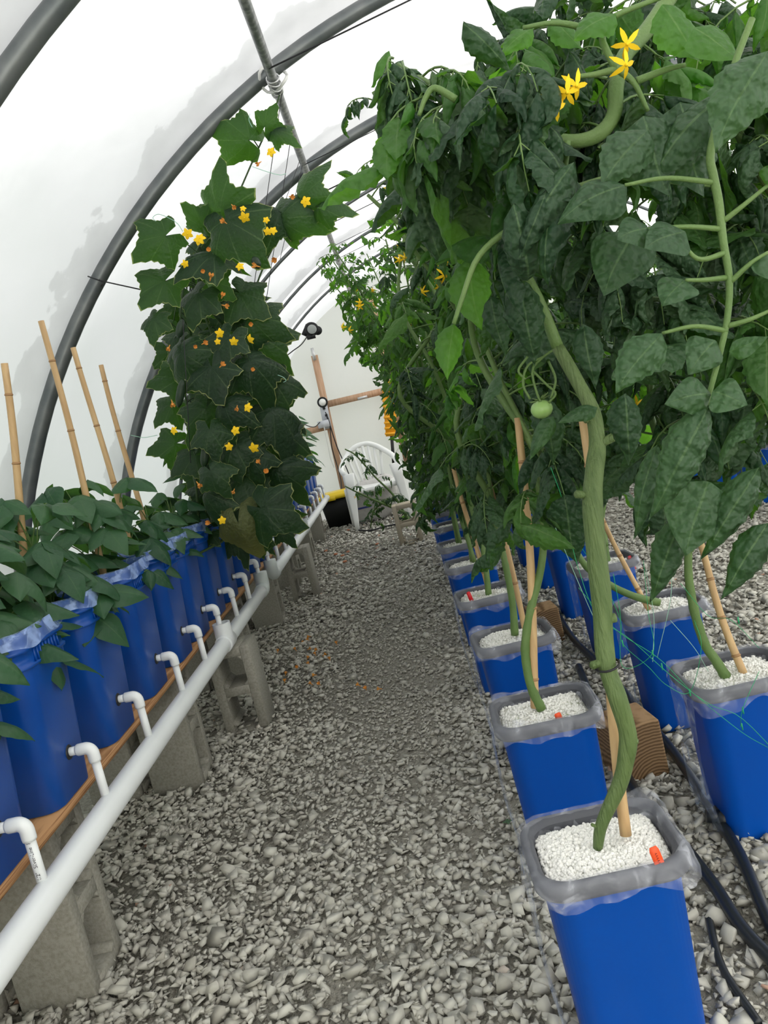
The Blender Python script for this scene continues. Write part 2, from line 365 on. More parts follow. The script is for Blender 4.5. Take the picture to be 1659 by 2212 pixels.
# ------------------------------------------------------------------ leaf templates
def leaf_template(nt, nu, width, teeth, bend, fold, wave, seed, tip=1.0, shape='tomato', twist=0.0):
    rg = np.random.default_rng(seed); t = np.linspace(0, 1, nt); u = np.linspace(-1, 1, nu)
    if shape == 'tomato':
        w = width * (np.sin(PI * np.clip(t, 0, 1) ** .72) ** .85) * (1 - .25 * t) + .004
        if teeth: w = w * (1 + teeth * np.where(np.arange(nt) % 2 == 0, -1, 1) * (t < .93)); w[0] = .01; w[-1] = .003
    else:
        w = width * (np.sin(PI * np.clip(t, 0, 1) ** .55) ** .8) * (1 - .12 * t); w = w * (1 - .35 * (t > .86) * (t - .86) / .14) + .002; w[0] = .03; w[-1] = .002
    a = -bend * t ** 1.3; dt = t[1] - t[0]
    cy = np.concatenate([[0], np.cumsum(np.cos((a[1:] + a[:-1]) / 2) * dt)]); cz = np.concatenate([[0], np.cumsum(np.sin((a[1:] + a[:-1]) / 2) * dt)])
    ph = rg.uniform(0, 6.28, 3); V = []; UV = []
    for i in range(nt):
        for uu in u:
            x = uu * w[i] * math.cos(fold * abs(uu)); h = -abs(uu) * w[i] * math.sin(fold * abs(uu))
            h += wave * math.sin(t[i] * 9 + ph[0] + uu * 1.5) * (abs(uu) ** 1.5) + wave * .5 * math.sin(t[i] * 21 + ph[1]) * uu
            x += .05 * math.sin(t[i] * 3 + ph[2]) * t[i]
            V.append([x, cy[i] - h * math.sin(a[i]), cz[i] + h * math.cos(a[i])]); UV.append([uu * .5 + .5, t[i]])
    F = [[i * nu + j, i * nu + j + 1, (i + 1) * nu + j + 1, (i + 1) * nu + j] for i in range(nt - 1) for j in range(nu - 1)]
    V = np.array(V); tw = twist * rg.choice([-1, 1]) * V[:, 1]; x, z = V[:, 0].copy(), V[:, 2].copy(); c = np.repeat(cz, nu)
    V[:, 0] = x * np.cos(tw) + (z - c) * np.sin(tw); V[:, 2] = c - x * np.sin(tw) + (z - c) * np.cos(tw)
    return V, np.array(F), np.array(UV)
TOM = [leaf_template(15, 7, w, .06, b, f, .035, i, twist=tw) for i, (b, f, tw, w) in enumerate([(.5, .5, .3, .31), (1.0, .9, .6, .30), (1.5, 1.2, .9, .33), (1.9, .9, .5, .27), (.2, .3, .4, .34), (1.2, 1.5, 1.2, .32), (2.5, 1.1, .6, .29), (.9, 1.9, .3, .33)])]
TOMF = [leaf_template(7, 3, .30, .16, b, f, .02, i) for i, (b, f) in enumerate([(.5, .5), (1.0, .9), (1.5, 1.2), (2.0, .9), (.3, .6)])]
BEAN = [leaf_template(11, 5, .40, 0, b, f, .012, i, shape='bean') for i, (b, f) in enumerate([(.4, .3), (.8, .4), (1.1, .5), (.2, .6), (.7, .15)])]

def palm_template(seed, droop=.5, rings=5, na=48):
    rg = np.random.default_rng(seed); V = [[0, 0, 0]]; UV = [[0, 0]]; ph = rg.uniform(0, 6.28, 4)
    asym = rg.uniform(-.12, .12)
    th = np.linspace(-PI + .24, PI - .24, na)       # 0 = tip (+Y)
    r = .42 + .10 * np.cos(th * 1.0) + .12 * np.abs(np.cos(th * 2.5)) ** 2.5 * (1.15) + .05 * np.exp(-(th / .25) ** 2)
    r = r + .05 * np.abs(np.cos(th * 2.5)) ** 8
    r = r * (1 + .030 * np.where(np.arange(na) % 2 == 0, -1, 1)) * (1 + asym * np.sin(th))
    for k in range(1, rings + 1):
        f = k / rings
        for j in range(na):
            rr = r[j] * f; x = rr * math.sin(th[j]); y = rr * math.cos(th[j])
            z = -droop * rr ** 2 * 2.2 + .035 * f * math.sin(3 * th[j] + ph[0]) + .02 * f * f * math.sin(7 * th[j] + ph[1]) - .03 * abs(math.sin(th[j] * 2.5)) * f
            V.append([x, y, z]); UV.append([j / (na - 1), f])
    F = []; F3 = [[0, 2 + j, 1 + j] for j in range(na - 1)]
    for k in range(rings - 1):
        for j in range(na - 1):
            a = 1 + k * na + j; F.append([a, a + 1, a + na + 1, a + na])
    return np.array(V), np.array(F), np.array(UV), np.array(F3)
PALM = [palm_template(i, d) for i, d in enumerate((.2, .5, .9, 1.3, .35, .7))]

def inst(mb, tm, O, X, Y, Z, Sc, R, m=0):
    O = np.asarray(O, float).reshape(-1, 3); N = len(O)
    if N == 0: return
    V = tm[0]; X, Y, Z = (np.asarray(a, float).reshape(-1, 3) for a in (X, Y, Z)); Sc = np.asarray(Sc, float).reshape(-1)
    W = (V[None, :, 0, None] * X[:, None] + V[None, :, 1, None] * Y[:, None] + V[None, :, 2, None] * Z[:, None]) * Sc[:, None, None] + O[:, None]
    k = len(V); off = (np.arange(N) * k)[:, None, None]
    F4 = (tm[1][None] + off).reshape(-1, 4) if len(tm[1]) else None
    F3 = (tm[3][None] + off).reshape(-1, 3) if len(tm) > 3 else None
    mb.add(W.reshape(-1, 3), F4, F3, uv=np.tile(tm[2], (N, 1)), rnd=np.repeat(np.asarray(R).reshape(-1, 2), k, 0), m=m)

class LeafSet:
    """collects leaflets, emits them grouped by template"""
    def __init__(s, T): s.T = T; s.L = {}
    def put(s, o, y, up, size, rg, tmi=None, rnd=None):
        y = norm(y); z = np.asarray(up, float); x = norm(np.cross(y, z)); z = np.cross(x, y)
        k = tmi if tmi is not None else int(rg.integers(len(s.T)))
        s.L.setdefault(k, []).append((o, x, y, z, size, rnd if rnd is not None else rg.random(2)))
    def emit(s, mb, m=0):
        for k, L in s.L.items():
            O, X, Y, Z, Sc, R = zip(*L); inst(mb, s.T[k], O, X, Y, Z, Sc, R, m)

def compound_leaf(ls, stem, o, az, L, rg, elev=.35, pairs=3, droop=1.3, n=8, rr=.0028, lf=.42, r0=None, ns=4):
    d0 = np.array([math.cos(az), math.sin(az), 0]); pts = [np.array(o, float)]; e = elev
    for i in range(n):
        e -= droop / n * (.5 + i / n); pts.append(pts[-1] + L / n * (d0 * math.cos(e) + np.array([0, 0, math.sin(e)])))
    pts = np.array(pts); tube(stem, pts, np.linspace(rr, rr * .35, len(pts)), n=ns, cap=False)
    side = np.array([-d0[1], d0[0], 0]); base = rg.random(2) if r0 is None else np.asarray(r0)
    for k in range(pairs):
        f = .32 + .55 * k / max(1, pairs); i = f * n; a = pts[int(i)]; b = pts[int(i) + 1]; p = a + (b - a) * (i - int(i)); tg = norm(b - a)
        for sg in (-1, 1):
            y = norm(side * sg * rg.uniform(.7, 1.1) + tg * rg.uniform(.3, .8) + np.array([0, 0, rg.uniform(-1.15, -.1)]))
            up = norm(np.array([0, 0, 1.]) + side * sg * rg.uniform(-.1, .5) + rg.normal(0, .22, 3)); sz = L * lf * rg.uniform(.7, 1.1)
            q = p + y * sz * .16; tube(stem, [p, q], [rr * .5, rr * .4], n=3, cap=False)
            ls.put(q, y, up, sz, rg, rnd=np.clip(base + rg.normal(0, .12, 2), 0, 1))
        if L > .16:
            sg = rg.choice([-1, 1]); y = norm(side * sg + tg * .4); pp = p + tg * L * .07
            ls.put(pp, y, norm(np.array([0, 0, 1.]) + rg.normal(0, .3, 3)), L * lf * .35, rg, rnd=base)
    y = norm(pts[-1] - pts[-2] + rg.normal(0, .12, 3)); ls.put(pts[-1], y, norm(np.array([0, 0, 1.]) + d0 * .6 + rg.normal(0, .15, 3)), L * lf * 1.25, rg, rnd=base)

# ------------------------------------------------------------------ SETTING
RAD, HXC = 3.05, 1.045
HOOPS = [-0.5, 0.97, 2.42, 3.80, 5.28, 6.72, 8.15, 9.58]
YEND = 11.0
def build_roof():
    mb = MB(); ys = []; edges = [-2.0] + HOOPS + [YEND]
    for a, b in zip(edges[:-1], edges[1:]):
        for k in range(14): ys.append((a + (b - a) * k / 14, math.sin(PI * k / 14)))
    ys.append((YEND, 0))
    th = np.linspace(-.02, PI + .02, 97); V = []; UV = []; rg = np.random.default_rng(4)
    ph = rg.uniform(0, 6.28, 5)
    for (y, s) in ys:
        for t in th:
            r = RAD + .035 + .075 * s ** .6 + .006 * s * math.sin(t * 19 + y * 3 + ph[0]) + .006 * s * math.sin(t * 31 - y * 5 + ph[1])
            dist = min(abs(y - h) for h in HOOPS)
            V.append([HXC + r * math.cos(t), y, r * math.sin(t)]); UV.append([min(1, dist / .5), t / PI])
    n = len(th); F = [[i * n + j, i * n + j + 1, (i + 1) * n + j + 1, (i + 1) * n + j] for i in range(len(ys) - 1) for j in range(n - 1)]
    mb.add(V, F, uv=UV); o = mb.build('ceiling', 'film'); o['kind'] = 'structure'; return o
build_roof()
def end_wall(name, y, m):
    mb = MB(); th = np.linspace(0, PI, 49); V = []; UV = []
    for k in range(21):
        for t in th:
            f = k / 20; x = (RAD + .04) * math.cos(t); z = (RAD + .04) * math.sin(t) * f
            V.append([HXC + x, y + .012 * math.sin(x * 5 + z * 3) + .01 * math.sin(z * 7 - x * 2), z]); UV.append([.9, f])
    n = len(th); F = [[i * n + j, i * n + j + 1, (i + 1) * n + j + 1, (i + 1) * n + j] for i in range(20) for j in range(n - 1)]
    mb.add(V, F, uv=UV); o = mb.build(name, m); o['kind'] = 'structure'
end_wall('wall_back', YEND, 'wallfilm'); end_wall('wall_front', -2.0, 'wallfilm')
mb = MB(); g = 12; box(mb, (HXC, 4.5, -.03), (6.3, 13.2, .06)); o = mb.build('floor', 'dirt', smooth=False); o['kind'] = 'structure'
mb = MB(); box(mb, (HXC, 4.5, -.16), (60, 60, .1)); o = mb.build('floor_lawn', 'grass', smooth=False); o['kind'] = 'structure'

# hoops
for i, y in enumerate(HOOPS):
    th = np.linspace(0, PI, 73); r = .034 if y < 6 else .014
    pts = np.stack([HXC + RAD * np.cos(th), np.full_like(th, y), RAD * np.sin(th)], 1)
    mb = MB(); tube(mb, pts, r, 14)
    if y > 1.5:
        where = {2.42: 'nearest the camera across the top left corner', 3.80: 'curving down behind the bean plants', 5.28: 'curving down behind the cucumber vines',
                 6.72: 'thin, crossing the purlin beyond the cucumber top', 8.15: 'thin, second from the end wall', 9.58: 'thin, closest to the end wall'}[y]
        tag(mb.build('steel_hoop', 'steel'), 'grey tubular greenhouse hoop ' + where, 'hoop', 'greenhouse hoops')
    else: 
        tag(mb.build('steel_hoop', 'steel'), 'grey tubular greenhouse hoop behind the camera' if y < 0 else 'grey tubular greenhouse hoop directly above the camera', 'hoop', 'greenhouse hoops')
# purlin
mb = MB(); PX, PZ = -.170, 2.725
tube(mb, [(PX, -2, PZ), (PX, 3, PZ), (PX, YEND - .03, PZ)], .021, 14)
pur = tag(mb.build('purlin_pipe', 'purlin'), 'long grey overhead pipe running to the end wall above the aisle', 'pipe')
for y in (3.8, 5.28, 6.72, 8.15, 9.58):
    mb = MB()
    for k in range(5):
        a = np.linspace(0, 2 * PI, 14); yy = y - .10 + k * .035
        tube(mb, np.stack([PX + .027 * np.cos(a), yy + .02 * np.sin(a + k), PZ + .027 * np.sin(a)], 1), .004, 5)
    mb.build('wire_tie', 'metalplate', pur)
# strap at hoop 2
mb = MB(); a = np.linspace(0, 2 * PI, 20)
tube(mb, np.stack([PX + .06 * np.cos(a), 3.78 + .03 * np.sin(a * 2), PZ + .03 + .05 * np.sin(a)], 1), .007, 6)
mb.build('strap', 'wcable', pur)
# tension wires from purlin to ridge and beyond
for i, (y, r) in enumerate([(3.55, .0035), (4.9, .0025), (5.6, .0045), (5.75, .0025), (6.5, .003), (7.3, .0025), (2.0, .003), (7.9, .0025)]):
    mb = MB(); tube(mb, [(PX, y, PZ - .02), (HXC, y + .1, 2.98)], r, 6); 
    tube(mb, [(HXC, y + .1, 2.98), (2 * HXC - PX, y, PZ)], r, 6)
    tag(mb.build('tension_wire', 'cable'), 'dark overhead wire, %s from the camera, strung from purlin to ridge' % ['second', 'third', 'fourth', 'fifth', 'sixth', 'seventh', 'first', 'eighth'][i], 'wire', 'overhead wires')
mb = MB(); p0 = P(190, 597, y=3.76); p1 = P(215, 606, y=3.72); p2 = P(370, 640, y=3.9); tube(mb, [p0, p1, p2], .003, 6)
tube(mb, [P(214, 604, y=3.72), P(222, 612, y=3.72), P(218, 619, y=3.72)], .003, 6)
tag(mb.build('tie_cord', 'cable'), 'black cord tied from the hoop to the cucumber vines', 'cord')

# end wall framing
def bar(mb, a, b, w, d):
    a = np.asarray(a, float); b = np.asarray(b, float); t = norm(b - a); s = norm(np.cross(t, [0, 1, 0])); L = np.linalg.norm(b - a)
    box(mb, (a + b) / 2, (w, d, L), np.stack([s, [0, 1, 0], t], 1))
yw = 10.93
mb = MB(); bar(mb, P(679, 768, y=yw) , P(752, 1100, y=yw), .085, .05); tag(mb.build('trim_1', 'lumber', smooth=False), kind='structure')
mb = MB(); bar(mb, P(700, 875, y=yw - .05), P(870, 835, y=yw - .05), .085, .04); tag(mb.build('trim_2', 'lumber', smooth=False), kind='structure')
mb = MB(); bar(mb, P(640, 938, y=yw - .05), P(709, 921, y=yw - .05), .085, .04); tag(mb.build('trim_3', 'lumber', smooth=False), kind='structure')
mb = MB(); bar(mb, P(798, 630, y=yw), P(880, 1000, y=yw), .085, .05); tag(mb.build('trim_4', 'lumber', smooth=False), kind='structure')
mb = MB(); p = P(783, 859, y=yw - .08); box(mb, p, (.13, .01, .035)); p = P(677, 765, y=yw - .05); box(mb, p, (.04, .01, .16)); tag(mb.build('trim_5', 'metalplate', smooth=False), kind='structure')

# ------------------------------------------------------------------ gravel
def gravel():
    rg = np.random.default_rng(11); tms = []
    for i in range(18):
        bm = bmesh.new(); k = int(rg.integers(8, 12)); q = norm(rg.normal(0, 1, (k, 3))); q = np.sign(q) * np.abs(q) ** .55 * rg.uniform(.72, .98, (k, 1)) * np.array([1, rg.uniform(.6, .85), rg.uniform(.35, .6)])
        vs = [bm.verts.new(v) for v in q]; r = bmesh.ops.convex_hull(bm, input=vs)
        bmesh.ops.delete(bm, geom=[g for g in r['geom_interior'] if isinstance(g, bmesh.types.BMVert)], context='VERTS')
        bmesh.ops.triangulate(bm, faces=bm.faces); bm.verts.index_update()
        V = np.array([v.co[:] for v in bm.verts]); F3 = np.array([[v.index for v in f.verts] for f in bm.faces]); bm.free()
        tms.append((V, np.zeros((0, 4), int), np.full((len(V), 2), .5), F3))
    mb = MB()
    zones = [(-1.7, 1.9, .7, 2.2, 4200, 1.0), (-1.5, 2.2, 2.2, 3.6, 3600, 1.0), (-1.4, 3.2, 3.6, 6.0, 2200, 1.0), (-1.3, 4.0, 6.0, 10.9, 1000, 1.15)]
    for (x0, x1, y0, y1, den, sc) in zones:
        N = int((x1 - x0) * (y1 - y0) * den)
        X = rg.uniform(x0, x1, N); Y = rg.uniform(y0, y1, N)
        s = .0165 * np.exp(rg.normal(0, .34, N)) * sc; s[: N // 3] *= .55
        fine = np.exp(-(((X + .30) / .40) ** 2 + ((Y - 3.9) / 1.5) ** 2)); s *= (1 - .42 * fine)
        s = np.clip(s, .006, .036); Z = rg.uniform(-.004, .016, N) * (1 - .6 * fine) + s * .25
        az = rg.uniform(0, 2 * PI, N); tilt = rg.normal(0, .30, (N, 2))
        z = norm(np.stack([tilt[:, 0], tilt[:, 1], np.ones(N)], 1)); x = norm(np.cross(np.stack([-np.sin(az), np.cos(az), 0 * az], 1), z)); y = np.cross(z, x)
        R = rg.random((N, 2)); R[:, 0] = np.where(rg.random(N) < .004, 1.0, R[:, 0] * .93); R[:, 0] *= (1 - .45 * fine)
        idx = rg.integers(0, len(tms), N); O = np.stack([X, Y, Z], 1)
        for k, t in enumerate(tms):
            q = idx == k; inst(mb, t, O[q], x[q], y[q], z[q], s[q], R[q])
    o = mb.build('gravel', 'gravel', smooth=False)
    tag(o, 'loose crushed grey limestone gravel covering the greenhouse floor', 'gravel', kind='stuff')
gravel()

# fallen blossoms and terracotta chips on the gravel
def petal_mesh(kind, s):
    mb = MB(); n = 5
    for i in range(n):
        a = 2 * PI * i / n + .2; d = np.array([math.cos(a), math.sin(a), 0]); t = np.array([-d[1], d[0], 0])
        if kind == 'tomato': L, w, lift = s, s * .17, -.5
        elif kind == 'wilt': L, w, lift = s * .8, s * .22, 1.2
        else: L, w, lift = s, s * .36, .35
        V = []
        for k, (f, ww) in enumerate([(0, .35), (.35, 1), (.7, .85), (1, .08)]):
            z = (lift * f + (-.9 * f * f if kind != 'wilt' else 0)) * s * .5; r = L * f * (1 if kind != 'wilt' else (1 - .5 * f))
            for u in (-1, 1): V.append(d * r + t * w * ww * u + np.array([0, 0, z + .04 * s * (u * u)]))
        mb.add(V, [[0, 1, 3, 2], [2, 3, 5, 4], [4, 5, 7, 6]])
    sphere(mb, (0, 0, s * .06), s * .12, 6, 4)
    if kind == 'wilt': tube(mb, [(0, 0, 0), (0, 0, -s * .5)], [s * .12, s * .06], 5)
    return mb
def proto_mesh(mbx, name, m):
    o = mbx.build(name, m); me = o.data; bpy.data.objects.remove(o); return me
FL_T = proto_mesh(petal_mesh('tomato', .018), 'tomato_flower', 'yellow')
FL_C = proto_mesh(petal_mesh('cuc', .032), 'cucumber_flower', 'yellow')
FL_W = proto_mesh(petal_mesh('wilt', .030), 'withered_flower', 'orange')
def put_mesh(me, name, loc, parent=None, nrm=(0, 0, 1), spin=0, s=1.0):
    o = bpy.data.objects.new(name, me); COL.objects.link(o)
    q = Vector([float(v) for v in nrm]).to_track_quat('Z', 'Y').to_matrix().to_4x4()
    mw = Matrix.Translation(Vector([float(v) for v in loc])) @ q @ Matrix.Rotation(spin, 4, 'Z') @ Matrix.Scale(s, 4)
    if parent is not None: o.parent = parent; o.matrix_local = Matrix.Translation(-Vector(parent.location)) @ mw
    else: o.matrix_local = mw
    return o
rg = np.random.default_rng(3)
blos = [(653, 1388), (666, 1382), (668, 1375), (667, 1402), (684, 1403), (681, 1413), (664, 1422), (700, 1415), (712, 1424), (727, 1390), (667, 1434), (617, 1456), (680, 1458), (672, 1477), (690, 1478), (615, 1472), (600, 1407), (638, 1403), (790, 1488), (775, 1480), (820, 1488), (640, 1440)]
for i, (a, b) in enumerate(blos):
    p = P(a, b, z=.022); o = put_mesh(FL_W if i % 3 else FL_C, 'fallen_blossom', p, nrm=rg.normal(0, .7, 3) + [0, 0, 1], spin=i, s=.75)
    o.data = o.data if i % 3 else FL_W
    tag(o, 'small orange fallen blossom lying on the dark gravel of the aisle', 'blossom', 'fallen blossoms on the gravel')
chips = [(740, 1200), (752, 1192), (704, 1190), (725, 1197), (718, 1160), (745, 1213), (752, 1145), (815, 1175), (600, 1220)]
for i, (a, b) in enumerate(chips):
    mb = MB(); p = P(a, b, z=.02); sphere(mb, p, .022, 6, 4, sc=(1, .7, .5)); tag(mb.build('terracotta_chip', mat('terracotta', (.50, .20, .11), .9) if i == 0 else bpy.data.materials['terracotta'], smooth=False), 'small reddish chip lying on the far gravel of the aisle', 'stone chip', 'reddish chips on the gravel')

# ------------------------------------------------------------------ wastebaskets, right side
ORD = ['first', 'second', 'third', 'fourth', 'fifth', 'sixth', 'seventh', 'eighth', 'ninth', 'tenth', 'eleventh', 'twelfth', 'thirteenth', 'fourteenth', 'fifteenth', 'sixteenth', 'seventeenth', 'eighteenth', 'nineteenth', 'twentieth', 'twenty first', 'twenty second']
HX, HY, HZ = .1375, .1225, .42
def basket_parts(root, hi=True, seed=0, side=True):
    rg = np.random.default_rng(seed)
    mb = MB(); n = 9
    loft(mb, [ring(.102, .090, .035, 0.0, n), ring(.106, .094, .04, .006, n), ring(HX - .018, HY - .018, .05, HZ - .035, n), ring(HX - .012, HY - .012, .05, HZ - .03, n)], closed_bottom=True)
    mb.build('body', 'blue', root)
    mb = MB()
    R = [(-.014, -.034), (-.004, -.034), (0, -.026), (0, -.010), (-.004, -.002), (-.011, 0), (-.018, -.004), (-.022, -.012)]
    loft(mb, [ring(HX + a, HY + a, .052, HZ + z, n) for a, z in R]); mb.build('rim', 'rim', root)
    mb = MB(); loft(mb, [ring(HX - .021, HY - .021, .05, HZ - .010, n), ring(HX - .026, HY - .026, .05, HZ - .075, n)]); mb.build('inner_wall', 'inner', root)
    # liner
    mb = MB(); N = 96 if hi else 48; prof = [(-.028, -.060), (-.020, -.012), (-.010, .005), (.001, .002), (.0045, -.012), (.005, -.030), (.004, -.046)]
    base = ring(1, 1, 0, 0, 2)
    def outline(h, k, r, N):
        q = ring(h, k, r, 0, 13)[:, :2]; q = np.vstack([q, q[:1]]); d = np.concatenate([[0], np.cumsum(np.linalg.norm(np.diff(q, axis=0), axis=1))])
        s = np.linspace(0, d[-1], N, endpoint=False); return np.stack([np.interp(s, d, q[:, 0]), np.interp(s, d, q[:, 1])], 1)
    s = np.arange(N) / N * 2 * PI; ph = rg.uniform(0, 6.28, 8); amp = rg.uniform(.5, 1, 4)
    low = .010 * (amp[0] * np.sin(2 * s + ph[0]) + amp[1] * np.sin(5 * s + ph[1]) + .5 * np.sin(11 * s + ph[2]))
    peak = .016 * np.exp(-((((s - ph[3]) + PI) % (2 * PI) - PI) / .22) ** 2) + .010 * np.exp(-((((s - ph[4]) + PI) % (2 * PI) - PI) / .16) ** 2)
    rings = []
    for i, (a, z) in enumerate(prof):
        o2 = outline(HX + a, HY + a, .052, N); r = norm(o2); wob = .0006 * np.sin(23 * s + ph[5] + i * .6) + .0004 * np.sin(41 * s + ph[6])
        zz = HZ + z + (low if i >= 5 else 0) * (1 if i == 6 else .5) + (peak if i in (1, 2, 3) else 0)
        if i == 5 or i == 6: wob = wob + .005 * np.clip(np.sin(3 * s + ph[7]), 0, 1)
        rings.append(np.column_stack([o2 + r * wob[:, None] * (1 + i * .25), np.broadcast_to(zz, (N,))]))
    loft(mb, rings); mb.build('liner', 'liner', root)
    if side:
        mb = MB(); V = []; nz, ny = 10, 7
        for i in range(nz):
            f = i / (nz - 1)
            for j in range(ny):
                g = j / (ny - 1); V.append([-(HX + .004) - .004 * math.sin(g * 9 + f * 5) - .012 * math.sin(f * 3) + f * .012, -.095 + .17 * g - .006 * math.sin(f * 6), HZ - .025 - f * .37])
        mb.add(V, [[i * ny + j, i * ny + j + 1, (i + 1) * ny + j + 1, (i + 1) * ny + j] for i in range(nz - 1) for j in range(ny - 1)])
        mb.build('clear_skirt', 'skirt', root)

def perlite_obj(x, y, z0, hx, hy, ngrain, label, seed, fine=40, name='perlite'):
    rg = np.random.default_rng(seed); mb = MB(); n = fine; g = np.linspace(-1, 1, n)
    X, Y = np.meshgrid(g, g); ph = rg.uniform(0, 6.28, 6)
    # squircle mapping
    Xs = X * np.sqrt(1 - Y * Y * .12); Ys = Y * np.sqrt(1 - X * X * .12)
    Zs = .020 * (1 - np.maximum(abs(X), abs(Y)) ** 3) + .006 * np.sin(X * 3 + ph[0]) * np.cos(Y * 2.5 + ph[1]) + rg.normal(0, .0012, X.shape)
    V = np.stack([x + Xs * hx, y + Ys * hy, z0 + Zs], -1).reshape(-1, 3)
    F = [[i * n + j, i * n + j + 1, (i + 1) * n + j + 1, (i + 1) * n + j] for i in range(n - 1) for j in range(n - 1)]
    mb.add(V, F)
    t = None; bm = bmesh.new(); bmesh.ops.create_icosphere(bm, subdivisions=1, radius=1); 
    for v in bm.verts: v.co *= rg.uniform(.75, 1.2)
    bm.verts.index_update(); tm = (np.array([v.co[:] for v in bm.verts]), np.zeros((0, 4), int), np.full((len(bm.verts), 2), .5), np.array([[v.index for v in f.verts] for f in bm.faces])); bm.free()
    if ngrain:
        a = rg.uniform(-.97, .97, (ngrain, 2)); ii = ((a[:, 1] + 1) / 2 * (n - 1)).astype(int); jj = ((a[:, 0] + 1) / 2 * (n - 1)).astype(int)
        O = V.reshape(n, n, 3)[ii, jj] + np.column_stack([rg.uniform(-hx / n, hx / n, ngrain), rg.uniform(-hy / n, hy / n, ngrain), rg.uniform(-.001, .002, ngrain)])
        q = norm(rg.normal(0, 1, (ngrain, 3))); p = norm(np.cross(q, [.3, .5, .8])); w = np.cross(q, p)
        inst(mb, tm, O, q, p, w, rg.uniform(.0018, .0058, ngrain) * rg.uniform(.5, 1, ngrain), rg.random((ngrain, 2)), m=1)
    o = mb.build(name, ['perlite', 'grain']); tag(o, label, 'perlite', 'perlite in the wastebaskets', 'stuff'); return o

def plant_tag(p, m, label, h=.045, w=.017, tilt=(.12, .1), ink=False):
    t = thing('plant_tag', p, label, 'tag', 'plant tags in the baskets'); mb = MB()
    ux = norm(np.array([1, .15, tilt[0]])); uz = norm(np.array([-tilt[0] - .05, tilt[1], 1])); p = np.asarray(p)
    out = [(-.5, -.25), (.5, -.25), (.5, .85), (.35, 1), (-.35, 1), (-.5, .85)]; th = np.cross(ux, uz) * .0006; V = []
    for s in (1, -1):
        for a, b in out: V.append(p + ux * a * w + uz * b * h + th * s)
    mb.add(V, [[0, 1, 2, 5], [2, 3, 4, 5], [6, 11, 8, 7], [8, 11, 10, 9]] + [[i, i + 6, (i + 1) % 6 + 6, (i + 1) % 6] for i in range(6)])
    mb.build('blade', m, t, smooth=False)
    if ink:
        mb = MB(); nn = -np.cross(uz, ux) * 1; 
        c0 = p + uz * h * .35 - np.sign(np.cross(ux, uz)[1]) * np.cross(ux, uz) * .001
        for k in range(6):
            q = c0 + uz * (k - 1) * .0042
            tube(mb, [q - ux * .002, q + ux * .0025 + uz * .0012, q - ux * .001 + uz * .0025], .0004, 4)
        mb.build('handwriting', 'ink', t)
    return t

inner = [(.188, 1.425), (.205, 2.095), (.222, 2.775), (.213, 3.435), (.213, 4.145), (.210, 4.745), (.225, 5.50), (.22, 6.20), (.22, 6.9)]
outer = [(.695, 2.062), (.725, 2.748), (.728, 3.52), (.73, 4.22), (.73, 4.92), (.73, 5.62), (.73, 6.3)]
far3 = [(2.42, 5.2), (2.42, 5.9), (2.42, 6.6), (2.42, 7.3), (2.42, 8.0), (2.42, 8.7)]
rot = {0: 0, 1: 0}
i_all = 0
for row, (lst, nm, w) in enumerate([(inner, 'aisle-side row', 'right of the aisle'), (outer, 'outer row', 'behind the aisle-side row'), (far3, 'distant row', 'far right beyond the tomato leaves')]):
    for i, (x, y) in enumerate(lst):
        o = thing('wastebasket', (0, 0, 0), 'blue square wastebasket with gathered plastic liner, %s from the front in the %s' % (ORD[i], nm), 'wastebasket', 'blue wastebaskets in the ' + nm)
        basket_parts(o, hi=(y < 3.6), seed=100 + i_all, side=(row < 2 and y < 3.9)); o.location = (x, y, 0.004)
        o.rotation_euler.z = [0, -.03, .03, .02, -.02, .02][(i_all) % 6] if i_all else .0
        if row < 2 and y < 6:
            perlite_obj(x, y, HZ - .026, HX - .024, HY - .024, 5200 if (row == 0 and i == 0) else 2200 if y < 2.9 else 500, 'white perlite filling the %s blue wastebasket of the %s' % (ORD[i], nm), 7 + i_all, fine=70 if i_all == 0 else 36)
        i_all += 1
TG = [((1427, 1857), .047, 'tag_o', 'orange plant tag with handwriting standing in the front wastebasket', True, 1.31), ((1208, 1548), .02, 'tag_o', 'short orange plant tag sunk in the second aisle-side wastebasket', False, 2.0),
      ((1166, 1380), .014, 'tag_r', 'red plant tag almost buried in the third aisle-side wastebasket', False, 2.70), ((1018, 1290), .05, 'tag_r', 'red plant tag at the left of the fourth aisle-side wastebasket', False, 3.36),
      ((1366, 1212), .05, 'tag_r', 'red plant tag in the third wastebasket of the outer row', False, 3.47), ((1497, 1295), .05, 'tag_r', 'red plant tag in the second wastebasket of the outer row', False, 2.72), ((1040, 1216), .05, 'tag_r', 'red plant tag in the fifth aisle-side wastebasket', False, 4.15)]
for (a, b), h, m, lab, ink, y in TG:
    p = P(a, b, y=y); p[2] -= h * .5; plant_tag(p, m, lab, h, ink=ink)

